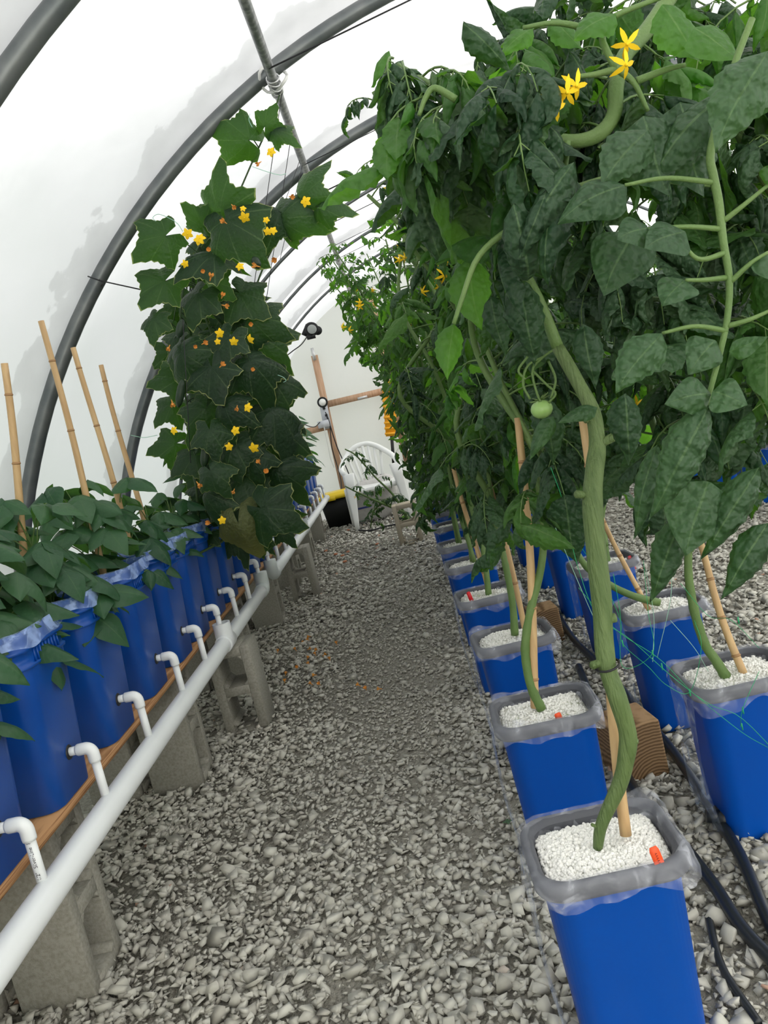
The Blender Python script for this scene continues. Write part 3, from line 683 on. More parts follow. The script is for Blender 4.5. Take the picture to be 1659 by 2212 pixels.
# ------------------------------------------------------------------ left bench: blocks, board, pails, drains
def cinder(x, y, z0, L, w, h, axis, label, z=0):
    """block standing on end, length L up, cores open along axis"""
    mb = MB()
    t = .041; # build in local: u across (core width direction), v core direction, z up
    def bx(u0, u1, v0, v1, z0_, z1_):
        if axis == 'y': c = (x + (u0 + u1) / 2, y + (v0 + v1) / 2, z0 + (z0_ + z1_) / 2); s = (u1 - u0, v1 - v0, z1_ - z0_)
        else: c = (x + (v0 + v1) / 2, y + (u0 + u1) / 2, z0 + (z0_ + z1_) / 2); s = (v1 - v0, u1 - u0, z1_ - z0_)
        box(mb, c, s)
    hw = w / 2; hh = h / 2
    bx(-hw, -hw + t, -hh, hh, 0, L); bx(hw - t, hw, -hh, hh, 0, L)
    bx(-hw + t, hw - t, -hh, hh, L - t, L) ; bx(-hw + t, hw - t, -hh, hh, L * .5 - t * .5, L * .5 + t * .5)
    bx(-hw + t, hw - t, -hh, hh, 0, t if axis == 'x' else .012)
    # core fillets (tapered corners)
    for zc, sg in ((L - t, -1), (L * .5 + t * .5, 1), (L * .5 - t * .5, -1), (t, 1)):
        for us in (-1, 1):
            a = .022; u = us * (hw - t); V = []
            for v in (-hh, hh):
                for (uu, zz) in ((u, zc), (u - us * a, zc), (u, zc + sg * a)):
                    V.append([x + uu, y + v, z0 + zz] if axis == 'y' else [x + v, y + uu, z0 + zz])
            mb.add(V, [[0, 1, 4, 3], [1, 2, 5, 4], [2, 0, 3, 5]], [[0, 2, 1], [3, 4, 5]])
    o = mb.build('cinder_block', 'block', smooth=False)
    bv = o.modifiers.new('bevel', 'BEVEL'); bv.width = .002; bv.segments = 1; bv.limit_method = 'ANGLE'
    return tag(o, label, 'cinder block', 'cinder blocks under the bench')
bys = [(1.995, 'nearest the camera'), (3.17, 'second from the camera'), (4.40, 'third from the camera'), (5.60, 'fourth from the camera'), (6.85, 'fifth from the camera'), (8.0, 'sixth from the camera'), (9.2, 'seventh from the camera')]
BZ = .462
for i, (y, w) in enumerate(bys):
    cinder(-1.152, y, 0.0, BZ, .20, .196, 'x', 'grey cinder block on end under the board front edge, ' + w)
    cinder(-1.40, y, 0.0, BZ, .20, .196, 'x', 'grey cinder block on end under the board back edge, ' + w)
for y, w in ((3.665, 'under the first upright pipe fitting'), (6.25, 'under the far pipe fitting'), (5.02, 'where the two white pipes meet')):
    if y == 5.02: continue
    cinder(-.9605, y, 0.0, .396, .195, .19, 'y', 'cinder block with open cores facing camera, standing on end ' + w)
mb = MB(); box(mb, (-1.246, 5.0, BZ + .011), (.430, 9.4, .022)); o = mb.build('bench_board', 'ply', smooth=False); tag(o, 'long plywood shelf board carrying the blue pails on cinder blocks', 'board')
BT = BZ + .022
PH = .950 - BT
def pail_parts(root):
    n = 8; b = .114; t = .146
    def h(z): return b + (t - b) * z / PH
    mb = MB(); loft(mb, [ring(b - .012, b - .012, .035, 0, n), ring(b, b, .045, .006, n), ring(h(PH * .80), h(PH * .80), .05, PH * .80, n)], closed_bottom=True)
    loft(mb, [ring(h(PH * .80), h(PH * .80), .05, PH * .80, n), ring(h(PH * .80) + .005, h(PH * .80) + .005, .05, PH * .80, n), ring(h(PH * .81) + .006, h(PH * .81) + .006, .05, PH * .815, n), ring(h(PH * .82), h(PH * .82), .05, PH * .82, n),
              ring(h(PH * .89), h(PH * .89), .05, PH * .89, n), ring(h(PH * .89) + .006, h(PH * .89) + .006, .05, PH * .895, n), ring(h(PH * .91) + .006, h(PH * .91) + .006, .05, PH * .91, n), ring(h(PH * .915), h(PH * .915), .05, PH * .915, n),
              ring(h(PH), h(PH), .05, PH, n), ring(h(PH) - .004, h(PH) - .004, .048, PH, n), ring(h(PH * .7) - .004, h(PH * .7) - .004, .046, PH * .68, n)])
    # small vertical ribs of the band
    for k in range(9):
        for (sx, sy) in ((1, 0), (0, -1), (0, 1)):
            u = -.07 + k * .0175; hh = h(PH * .85) + .002
            c = (sx * hh + (u if sx == 0 else 0), sy * hh + (u if sy == 0 else 0), PH * .855); box(mb, c, (.006 if sx else .003, .006 if sy else .003, PH * .07))
    mb.build('body', 'blue2', root)
    rg = np.random.default_rng(5); mb = MB(); N = 72; s = np.arange(N) / N * 2 * PI
    q = ring(1, 1, .36, 0, 13)[:, :2]; q = np.vstack([q, q[:1]]); d = np.concatenate([[0], np.cumsum(np.linalg.norm(np.diff(q, axis=0), axis=1))]); ss = np.linspace(0, d[-1], N, endpoint=False)
    q = np.stack([np.interp(ss, d, q[:, 0]), np.interp(ss, d, q[:, 1])], 1); rr = []
    for i, (a, z) in enumerate([(-.010, -.03), (-.004, .002), (.003, .004), (.007, -.012), (.008, -.030), (.010, -.036)]):
        w = .0008 * np.sin(19 * s + i) + .0005 * np.sin(37 * s); zz = PH + z + (.007 * np.sin(3 * s + 1) + .004 * np.sin(8 * s) if i >= 4 else 0)
        rr.append(np.column_stack([q * (t + a + w)[:, None], np.broadcast_to(zz, (N,))]))
    loft(mb, rr); mb.build('liner_cuff', 'liner2', root)
    mb = MB(); loft(mb, [ring(h(PH * .8) - .006, h(PH * .8) - .006, .045, PH * .80, n)] * 1 + [ring(.02, .02, .01, PH * .83, n)], closed_top=True); mb.build('growing_medium', 'soil', root)
def elbow_parts(root, lift=0.0):
    # local origin: centre of grommet on the pail face; +x towards the aisle
    mb = MB(); tube(mb, [(-.004, 0, 0), (.002, 0, 0), (.008, 0, 0), (.009, 0, 0)], [.022, .0215, .019, .012], 16); mb.build('grommet', 'rubber', root)
    mb = MB(); tube(mb, [(.0, 0, 0), (.030, 0, 0)], .0115, 14); mb.build('stub_pipe', 'pvc', root)
    mb = MB(); c = .066; a = np.linspace(0, PI / 2, 8); r = .018
    pts = [(.026, 0, 0), (.030, 0, 0), (.045, 0, 0)] + [(c - r + r * math.sin(k), 0, -r + r * math.cos(k)) for k in a] + [(c, 0, -.034), (c, 0, -.040)]
    tube(mb, pts, [.0135, .0158, .0158] + [.0158] * 8 + [.0158, .0150], 16); mb.build('elbow', 'pvc', root)
    mb = MB(); tube(mb, [(c, 0, -.034), (c, 0, -.155)], .0118, 14); o = mb.build('drop_pipe', 'pvc', root); return o
PXC, PZC, PR = -.953, .432, .0335
GZ = .597; FX = -1.022
lefty = [1.24, 1.655, 2.05, 2.44, 2.855, 3.22, 3.57, 3.92, 4.28, 4.66, 5.05, 5.42, 5.80, 6.18, 6.55, 6.95, 7.33, 7.72, 8.10, 8.50, 8.88, 9.25]
pail0 = thing('pail', (0, 0, 0), 'x', 'pail', 'blue pails on the bench'); pail_parts(pail0)
elb0 = thing('drain_elbow', (0, 0, 0), 'x', 'pipe fitting', 'drain elbows of the pails'); elbow_parts(elb0)
for i, y in enumerate(lefty):
    p = pail0 if i == 0 else copy_tree(pail0)
    p.location = (-1.142, y + (.02 if i % 2 else 0), BT); p['label'] = 'square blue pail with film cuff, %s from the camera on the left bench' % ORD[i]
    e = elb0 if i == 0 else copy_tree(elb0)
    e.location = (FX - .004, y, GZ); e['label'] = 'white drain elbow with black grommet below the %s blue pail of the bench' % ORD[i]
# main white pipes
def main_pipe(y0, y1, label, ends):
    t = thing('drain_pipe', (PXC, y0, PZC), label, 'pipe'); mb = MB()
    tube(mb, np.array([(PXC, y, PZC) for y in np.linspace(y0, y1, 8)]), PR, 28); mb.build('pipe', 'pvc', t)
    for (y, kind, m) in ends:
        mb = MB(); r2 = PR + .006
        if kind == 'tee':
            tube(mb, [(PXC, y - .055, PZC), (PXC, y - .05, PZC), (PXC, y + .055, PZC)], [r2 - .002, r2, r2], 28)
            pts = [(PXC, y, PZC), (PXC, y, PZC + .088)]; tube(mb, pts, [r2, r2], 28, cap=False); tube(mb, [(PXC, y, PZC + .04), (PXC, y, PZC + .088)], [PR - .002, PR - .002], 28, cap=False)
            th = np.linspace(0, 2 * PI, 28, endpoint=False)
            V = np.concatenate([np.stack([PXC + rr * np.cos(th), y + rr * np.sin(th), np.full(28, PZC + .088)], 1) for rr in (r2, PR - .002)])
            mb.add(V, [[j, (j + 1) % 28, 28 + (j + 1) % 28, 28 + j] for j in range(28)])
            mb.build('tee_fitting', m, t)
        else:
            sg = 1 if kind == 'elbow_far' else -1; a = np.linspace(0, PI / 2, 8); r = .045
            pts = [(PXC, y - sg * .05, PZC), (PXC, y - sg * .045, PZC)] + [(PXC, y + sg * r * math.sin(k) - 0, PZC + r - r * math.cos(k)) for k in a] + [(PXC, y + sg * r, PZC + .095)]
            tube(mb, pts, r2, 28); mb.build('elbow_fitting', m, t)
    return t
main_pipe(.55, 4.56, 'long white drain pipe, nearer of two, running along the left bench', [(3.57, 'tee', 'pvc'), (4.62, 'elbow_far', 'pvcg')])
main_pipe(5.14, 9.42, 'white drain pipe, farther of two, running toward the end wall', [(5.09, 'elbow_near', 'pvcg'), (6.95, 'tee', 'pvcg')])
# printing on nearest drop pipe
def ring_text(body, size, loc, parent, turn, along=-1):
    c = bpy.data.curves.new('t', 'FONT'); c.body = body; c.size = size; c.extrude = 0; to = bpy.data.objects.new('t', c); COL.objects.link(to)
    dg = bpy.context.evaluated_depsgraph_get(); me = bpy.data.meshes.new_from_object(to.evaluated_get(dg)); bpy.data.objects.remove(to)
    R = .0121
    for v in me.vertices:
        X, Y = v.co.x, v.co.y; a = turn - (Y - size * .35) / R      # text runs up the pipe
        v.co = Vector((loc[0] + R * math.cos(a), loc[1] + R * math.sin(a), loc[2] + X))
    me.materials.append(M['ink']); o = bpy.data.objects.new('printing', me); COL.objects.link(o)
    o.parent = parent
for root in [o for o in bpy.data.objects if o.name.startswith('drain_elbow') and abs(o.location.y - 1.655) < .001]:
    dp = [c for c in root.children if c.name.startswith('drop_pipe')][0]
    ring_text('1/2"   Silver-Line  PVC', .0115, (.066, 0, -.128), dp, math.radians(-84))

# ------------------------------------------------------------------ bamboo stakes
def stake(a, b, r, label, nodes=4, seed=0, group='bamboo stakes'):
    a = np.asarray(a, float); b = np.asarray(b, float); t = thing('bamboo_stake', a, label, 'stake', group); rg = np.random.default_rng(seed)
    mb = MB(); mn = MB(); L = np.linalg.norm(b - a); d = (b - a) / L; pts = []; rad = []
    side = norm(np.cross(d, [0, 1, 0])); ks = (np.arange(nodes) + rg.uniform(.3, .7)) / nodes
    for f in np.linspace(0, 1, 26): 
        pts.append(a + (b - a) * f + side * .006 * math.sin(f * 5 + seed)); rad.append(r * (1.08 - .2 * f) )
    tube(mb, pts, rad, 12); mb.build('cane', 'bamboo', t)
    for f in ks:
        c = a + (b - a) * f + side * .006 * math.sin(f * 5 + seed); rr = r * (1.08 - .2 * f)
        tube(mn, [c - d * .004, c - d * .001, c + d * .001, c + d * .004], [rr * 1.0, rr * 1.22, rr * 1.10, rr * 1.0], 12)
        mn.build('node_ring', 'node', t); mn = MB()
stake(P(1358, 1803, y=1.41), P(1256, 893, y=1.50), .0098, 'bamboo stake behind the thick stem of the front wastebasket', 4, 1)
stake(P(1160, 1528, y=2.07), P(1122, 902, y=2.10), .0105, 'straight pale bamboo stake in the second aisle-side wastebasket', 4, 2)
stake(P(1142, 1398, y=2.83), P(1018, 878, y=2.9), .0098, 'bamboo stake leaning left from the third aisle-side wastebasket', 5, 3)
stake(P(1056, 1288, y=3.42), P(975, 985, y=3.5), .010, 'bamboo stake leaning left from the fourth aisle-side wastebasket', 4, 4)
stake(P(1398, 1320, y=2.73), P(1262, 1030, y=2.9), .0085, 'thin bamboo stake leaning left from the second outer wastebasket', 4, 5)
stake(P(1606, 1458, y=2.03), P(1495, 1130, y=2.12), .0095, 'bamboo stake leaning left from the front outer wastebasket', 4, 6)
def lstake(q, w, y, label, s): 
    t = P(q[0], q[1], y=y + .0); b = P(w[0], w[1], y=y); e = b + (b - t) * ((.86 - b[2]) / (b[2] - t[2])); stake(e, t, .0115, label, 4, s)
for (q, w, yy, lab, s) in [((7, 785), (42, 1085), 2.44, 'bamboo stake at the far left edge among the bean plants', 7), ((90, 693), (203, 1145), 2.855, 'tallest bamboo stake among the bean plants', 8),
                       ((161, 750), (247, 1060), 3.22, 'third bamboo stake from the left among the bean plants', 9), ((220, 788), (277, 1005), 3.57, 'fourth and farthest bamboo stake among the bean plants', 10)]:
    lstake(q, w, yy, lab, s)

# ------------------------------------------------------------------ timber blocks, hoses, netting
def timber(c, s, rz, label):
    mb = MB(); cr = math.cos(rz); sr = math.sin(rz); box(mb, c, s, [[cr, -sr, 0], [sr, cr, 0], [0, 0, 1]])
    m = bpy.data.materials.get('timber end grain')
    if not m:
        m = mat('timber end grain', (.20, .12, .06), .8, .2); n = m.node_tree; b = n.nodes['Principled BSDF']; tc = n.nodes.new('ShaderNodeTexCoord')
        mp = n.nodes.new('ShaderNodeMapping'); mp.inputs['Location'].default_value = (-.53, 0, .02); n.links.new(tc.outputs['Object'], mp.inputs[0])
        w = n.nodes.new('ShaderNodeTexWave'); w.wave_type = 'RINGS'; w.rings_direction = 'Y'; w.inputs['Scale'].default_value = 32; w.inputs['Distortion'].default_value = 2.2; w.inputs['Detail'].default_value = 2; w.inputs['Detail Scale'].default_value = 1.2
        n.links.new(mp.outputs[0], w.inputs[0])
        r = ramp(n, w.outputs[0], [(.0, (.13, .075, .035)), (.55, (.25, .155, .08)), (1, (.33, .21, .115))]); n.links.new(r, b.inputs['Base Color'])
    o = mb.build('timber_block', m, smooth=False); bv = o.modifiers.new('bevel', 'BEVEL'); bv.width = .010; bv.segments = 3
    tag(o, label, 'timber block', 'timber blocks between the baskets')
timber((.482, 2.46, .092), (.15, .17, .18), .12, 'square timber block with growth rings between the front wastebaskets')
timber((.48, 3.92, .085), (.14, .16, .17), .05, 'square timber block behind the third and fourth wastebaskets')
def hose(pts, r, label):
    mb = MB(); tube(mb, spline(pts, 60), r, 12); return tag(mb.build('hose', 'hose'), label, 'hose', 'black hoses on the gravel')
hz = .035
hose([P(1195, 1310, z=hz), P(1235, 1375, z=hz), P(1290, 1432, z=hz), P(1345, 1490, z=hz), P(1400, 1560, z=hz), P(1450, 1618, z=hz), P(1500, 1690, z=hz), P(1548, 1765, z=hz), P(1600, 1850, z=hz), P(1659, 1985, z=hz), P(1740, 2150, z=hz)], .0150, 'black hose with a fitting, right hand one of the pair on the gravel')
hose([P(1250, 1440, z=hz), P(1300, 1560, z=hz), P(1365, 1695, z=hz), P(1430, 1770, z=hz), P(1530, 1895, z=hz), P(1600, 2000, z=hz), P(1670, 2075, z=hz), P(1760, 2170, z=hz)], .0150, 'black hose, left hand one of the pair beside the front wastebasket')
mb = MB(); c = P(1562, 1765, z=.045); d = norm(P(1600, 1850, z=hz) - P(1530, 1735, z=hz)); tube(mb, [c - d * .03, c + d * .03], .021, 12); s_ = np.cross(d, [0, 0, 1]); tube(mb, [c, c + s_ * .04 + np.array([0, 0, .012])], .018, 12)
tag(mb.build('hose_fitting', 'hose'), 'black tee fitting clamped on the right hand hose', 'fitting')
hose([P(1530, 1980, z=.02), P(1560, 2090, z=.02), P(1640, 2212, z=.02)], .009, 'thin black hose lying at the lower right corner')
def net():
    t = thing('trellis_netting', P(1300, 1500, y=1.9), 'loose green trellis netting hanging between the tomato rows', 'netting'); mb = MB(); mw = MB()
    L = [[(1190, 1010), (1215, 1080), (1230, 1150), (1250, 1230), (1290, 1330), (1360, 1380), (1450, 1460), (1530, 1520), (1600, 1550), (1690, 1640)],
         [(1250, 1270), (1330, 1360), (1420, 1420), (1480, 1480), (1500, 1500), (1600, 1580), (1659, 1615)],
         [(1240, 1160), (1300, 1250), (1340, 1340), (1345, 1390), (1400, 1440), (1440, 1480), (1490, 1495), (1515, 1400), (1500, 1340)],
         [(1325, 1240), (1340, 1330), (1345, 1440), (1410, 1410), (1400, 1320), (1390, 1210)],
         [(1470, 1260), (1530, 1330), (1580, 1340), (1640, 1400)], [(1600, 1570), (1605, 1530), (1640, 1450)]]
    W = [[(1200, 1140), (1250, 1260), (1290, 1350), (1310, 1380)], [(1410, 1430), (1412, 1330), (1395, 1230)], [(1420, 1420), (1450, 1280), (1440, 1180)], [(1448, 1340), (1500, 1400), (1530, 1450)]]
    for k, l in enumerate(L): tube(mb, spline([P(a, b, y=1.80 + .03 * ((i + k) % 3)) for i, (a, b) in enumerate(l)], 40), .00075, 4)
    for k, l in enumerate(W): tube(mw, spline([P(a, b, y=1.82 + .03 * ((i + k) % 3)) for i, (a, b) in enumerate(l)], 24), .0007, 4)
    for (a, b) in ((1410, 1412), (1490, 1496), (1605, 1535), (1603, 1570), (1345, 1390), (1595, 1340), (1430, 1440)):
        c = P(a, b, y=1.81); tube(mb, [c + [0, 0, .008], c - [0, 0, .008]], .0016, 5)
    mb.build('green_strand', 'netg', t); mw.build('pale_strand', 'netw', t)
net()
# vertical support twines above
for i, (a, b, c, d, y) in enumerate([(1485, 30, 1510, 215, 1.7), (1453, 80, 1457, 130, 1.7), (1425, 180, 1432, 235, 1.75), (1360, 390, 1430, 430, 2.0)]):
    mb = MB(); tube(mb, [P(a, b - 60, y=y), P(c, d, y=y)], .0009, 5); tag(mb.build('support_twine', 'netg'), ['longest green twine hanging in the upper right tomato leaves', 'short green twine to the left of the longest one among the upper leaves', 'shortest green twine near the yellow tomato flowers', 'lower green twine above the branching leaf stalk'][i], 'twine', 'green twines among the upper leaves')

# ------------------------------------------------------------------ objects at the end wall
def chair():
    # monobloc chair, facing the camera/right; local coords then placed
    c = P(768, 1150, z=0); x0, y0 = c[0] + .31, c[1] + .30; t = thing('plastic_chair', (x0, y0, 0), 'white moulded plastic armchair standing before the end wall', 'chair')
    hw, hd, sz = .27, .24, .45
    ca, sa = math.cos(.12), math.sin(.12)
    def T(p): p = np.atleast_2d(np.asarray(p, float)); return np.stack([x0 + p[:, 0] * ca - p[:, 1] * sa, y0 + p[:, 0] * sa + p[:, 1] * ca, p[:, 2]], 1)
    for (sx, sy) in ((-1, -1), (1, -1), (-1, 1), (1, 1)):
        mb = MB(); R = []
        for f in np.linspace(0, 1, 6):
            z = f * (sz if sy > 0 else .65); w = .022 + .045 * f; R.append(T(ring(w, w * .75, w * .4, z, 4, sx * (hw + .045 * (1 - f)), sy * (hd + .03 * (1 - f)))))
        loft(mb, R, True, True); mb.build('leg', 'chair', t)
    mb = MB(); loft(mb, [T(ring(hw, hd, .06, sz - .05, 6)), T(ring(hw + .01, hd + .01, .06, sz, 6)), T(ring(hw - .02, hd - .02, .06, sz + .004, 6)), T(ring(hw - .06, hd - .06, .05, sz - .008, 6))], True, True); mb.build('seat', 'chair', t)
    # arm / back rail: one sweeping band
    pts = [(-hw - .03, -hd, .65), (-hw - .045, -.05, .67), (-hw - .035, hd * .6, .72), (-hw * .75, hd + .07, .83), (-hw * .35, hd + .10, .90), (0, hd + .11, .915), (hw * .35, hd + .10, .90), (hw * .75, hd + .07, .83), (hw + .035, hd * .6, .72), (hw + .045, -.05, .67), (hw + .03, -hd, .65)]
    sp = T(spline(pts, 46)); mb = MB(); tube(mb, sp, .031, 10); mb.build('arm_rail', 'chair', t)
    for k in range(7):
        u = (k - 3) / 3.2; mb = MB(); a = T([(u * hw * .55, hd - .0, sz)])[0]; b = T([(u * hw * .8, hd + .09, .90 - .09 * u * u)])[0]
        box(mb, (a + b) / 2, (.032, .010, np.linalg.norm(b - a)), np.stack([[ca, sa, 0], norm(np.cross(b - a, [ca, sa, 0])), norm(b - a)], 1)); mb.build('back_slat', 'chair', t)
chair()
# black tote with yellow lid
a = P(712, 1150, z=0); tx, ty = a[0] + .22, 10.05
t = thing('storage_tote', (tx, ty, 0), 'black storage tote with yellow lid beside the white chair', 'tote'); mb = MB()
loft(mb, [ring(.23, .17, .03, 0, 5, tx, ty), ring(.27, .20, .03, .36, 5, tx, ty)], True, True); mb.build('bin', 'tote', t)
mb = MB(); loft(mb, [ring(.285, .215, .03, .355, 5, tx, ty), ring(.29, .22, .03, .40, 5, tx, ty), ring(.25, .18, .03, .405, 5, tx, ty), ring(.24, .17, .03, .425, 5, tx, ty)], True, True); box(mb, (tx - .12, ty - .215, .37), (.10, .03, .05)); box(mb, (tx + .12, ty - .215, .37), (.10, .03, .05)); mb.build('lid', 'lid', t)
# white bag
mb = MB(); c = P(805, 1100, z=.24); c[1] = 9.75; c = P(808, 1080, y=9.75); V = []; n, k = 20, 12
t = thing('fertiliser_bag', (c[0], c[1], 0), 'full white woven bag slumped behind the plastic chair', 'bag')
for i in range(k + 1):
    for j in range(n):
        a = PI * i / k; b = 2 * PI * j / n; sx = np.sign(math.cos(b)) * abs(math.cos(b)) ** .6; sy = np.sign(math.sin(b)) * abs(math.sin(b)) ** .6
        V.append([c[0] + .30 * sx * math.sin(a) ** .6 + .07 * math.cos(a) + .01 * math.sin(b * 7), 9.78 + .14 * sy * math.sin(a) ** .6 + .01 * math.sin(a * 9), max(.0, .26 + .26 * math.cos(a) + .012 * math.sin(b * 5 + a * 4))])
mb.add(V, [[i * n + j, (i + 1) * n + j, (i + 1) * n + (j + 1) % n, i * n + (j + 1) % n] for i in range(k) for j in range(n)], m=0); mb.build('sack', 'bag', t)
mb = MB(); box(mb, (c[0] + .06, 9.62, .40), (.09, .012, .03)); box(mb, (c[0] - .12, 9.622, .20), (.16, .012, .02)); mb.build('print_mark', mat('blue print', (.05, .07, .30), .6), t, smooth=False)
# tan concrete crate-like block on end
cinder(-.10, 7.62, 0, .38, .22, .18, 'y', 'tan concrete block with open cores standing at the end of the aisle-side row'); bpy.data.objects[[o.name for o in bpy.data.objects if o.name.startswith('cinder_block')][-1]].data.materials[0] = M['crate']
# inflation fan on the roof film
c = P(673, 711, y=9.0); t = thing('inflation_fan', c, 'black round fan with grey hub fixed to the roof film', 'fan')
Yv = norm(np.array([0.15, -1, -.15])); mb = MB(); tube(mb, [c + Yv * -.06, c + Yv * .03, c + Yv * .035], [.074, .074, .066], 24); mb.build('housing', 'black', t)
mb = MB(); tube(mb, [c + Yv * .02, c + Yv * .062, c + Yv * .066], [.048, .048, .042], 24); mb.build('motor_cap', 'fang', t)
c2 = P(686, 714, y=9.02); mb = MB(); tube(mb, [c2 + Yv * -.05, c2 + Yv * .01], .048, 20); mb.build('outlet_duct', 'black', t)
mb = MB(); c3 = P(672, 727, y=9.0); box(mb, c3, (.09, .06, .05)); c4 = P(662, 714, y=9.02); box(mb, c4, (.06, .05, .12), [[.8, 0, .6], [0, 1, 0], [-.6, 0, .8]]); mb.build('mounting_plate', 'black', t, smooth=False)
mb = MB(); tube(mb, spline([P(663, 728, y=9.0), P(650, 745, y=9.2), P(630, 760, y=9.3), P(610, 778, y=9.4), P(600, 800, y=9.6)], 20), .006, 6); tag(mb.build('fan_cord', 'cable'), 'black cord hanging from the round fan', 'cord')
# timer + outlet box
c = P(697, 869, y=10.82); t = thing('timer_outlet', c, 'pale wall timer with round dial above an outlet box on the stud', 'timer')
mb = MB(); d = norm(P(705, 910, y=10.82) - c); q = P(702, 893, y=10.85); sx = norm(np.cross(d, [0, 1, 0])); box(mb, q, (.10, .05, .40), np.stack([sx, [0, 1, 0], d], 1)); mb.build('plate', 'timer', t, smooth=False)
mb = MB(); a_ = np.linspace(0, 2 * PI, 24); tube(mb, np.stack([c[0] + .058 * np.cos(a_), np.full(24, 10.79), c[2] + .058 * np.sin(a_)], 1), .012, 8); mb.build('dial_ring', 'black', t)
mb = MB(); tube(mb, [(c[0], 10.80, c[2]), (c[0], 10.775, c[2])], .045, 20); mb.build('dial', 'chair', t)
mb = MB(); box(mb, P(699, 916, y=10.80), (.15, .05, .09)); mb.build('junction_box', 'timer', t, smooth=False)
mb = MB(); box(mb, P(700, 882, y=10.80), (.03, .03, .03)); box(mb, P(705, 897, y=10.80), (.03, .03, .03)); mb.build('plug', 'black', t, smooth=False)
def cord(pts, r, label, m='cable'):
    mb = MB(); tube(mb, spline(pts, 40), r, 6); tag(mb.build('power_cord', m), label, 'cord', 'cords on the end wall')
cord([P(703, 890, y=10.78), P(712, 915, y=10.8), P(716, 960, y=10.8), P(722, 985, y=10.8), P(735, 1030, y=10.7), P(739, 1066, y=10.4)], .007, 'black cord running straight down the stud to the tote')
cord([P(706, 900, y=10.78), P(715, 925, y=10.8), P(728, 965, y=10.8), P(752, 1020, y=10.75), P(762, 1052, y=10.6)], .008, 'black cord slanting right from the outlet behind the chair')
cord([P(700, 922, y=10.78), P(708, 960, y=10.8), P(714, 990, y=10.8), P(722, 1010, y=10.8)], .007, 'white cord looping below the outlet box', 'wcable')
cord([P(691, 912, y=10.78), P(680, 922, y=10.6), P(665, 920, y=10.3), P(648, 910, y=10.0)], .006, 'black cord running left from the outlet box')
cord([P(775, 1145, z=.03), P(800, 1146, z=.03), P(830, 1138, z=.03), P(860, 1132, z=.03), P(900, 1130, z=.03)], .010, 'black cable lying across the gravel beyond the chair')
# hanging yellow implement
ct = P(838, 836, y=10.75); cb_ = P(846, 942, y=10.75); t = thing('hanging_tool', ct, 'orange-yellow ribbed plastic tool hanging from the end wall beside the tomatoes', 'tool')
mb = MB(); dd = norm(cb_ - ct); sx = norm(np.cross(dd, [0, 1, 0])); L = np.linalg.norm(cb_ - ct); Rm = np.stack([sx, [0, 1, 0], dd], 1)
box(mb, (ct + cb_) / 2, (.15, .05, L), Rm)
for k in range(9): box(mb, ct + dd * L * (k + .5) / 9 + np.array([0, -.01, 0]), (.17, .055, .028), Rm)
mb.build('ribbed_body', 'oy', t, smooth=False)
mb = MB(); a_ = np.linspace(0, 2 * PI, 20); h_ = ct - dd * .02; tube(mb, np.stack([h_[0] + .05 * np.cos(a_), np.full(20, 10.68), h_[2] + .04 * np.sin(a_)], 1), .016, 8); mb.build('handle', 'oy', t)
mb = MB(); tube(mb, [cb_, cb_ + dd * .42], .022, 10); mb.build('black_shaft', 'black', t)
mb = MB(); tube(mb, [h_ + [0, -.06, .03], P(838, 812, y=10.7)], .005, 6); mb.build('hanging_string', 'wcable', t)

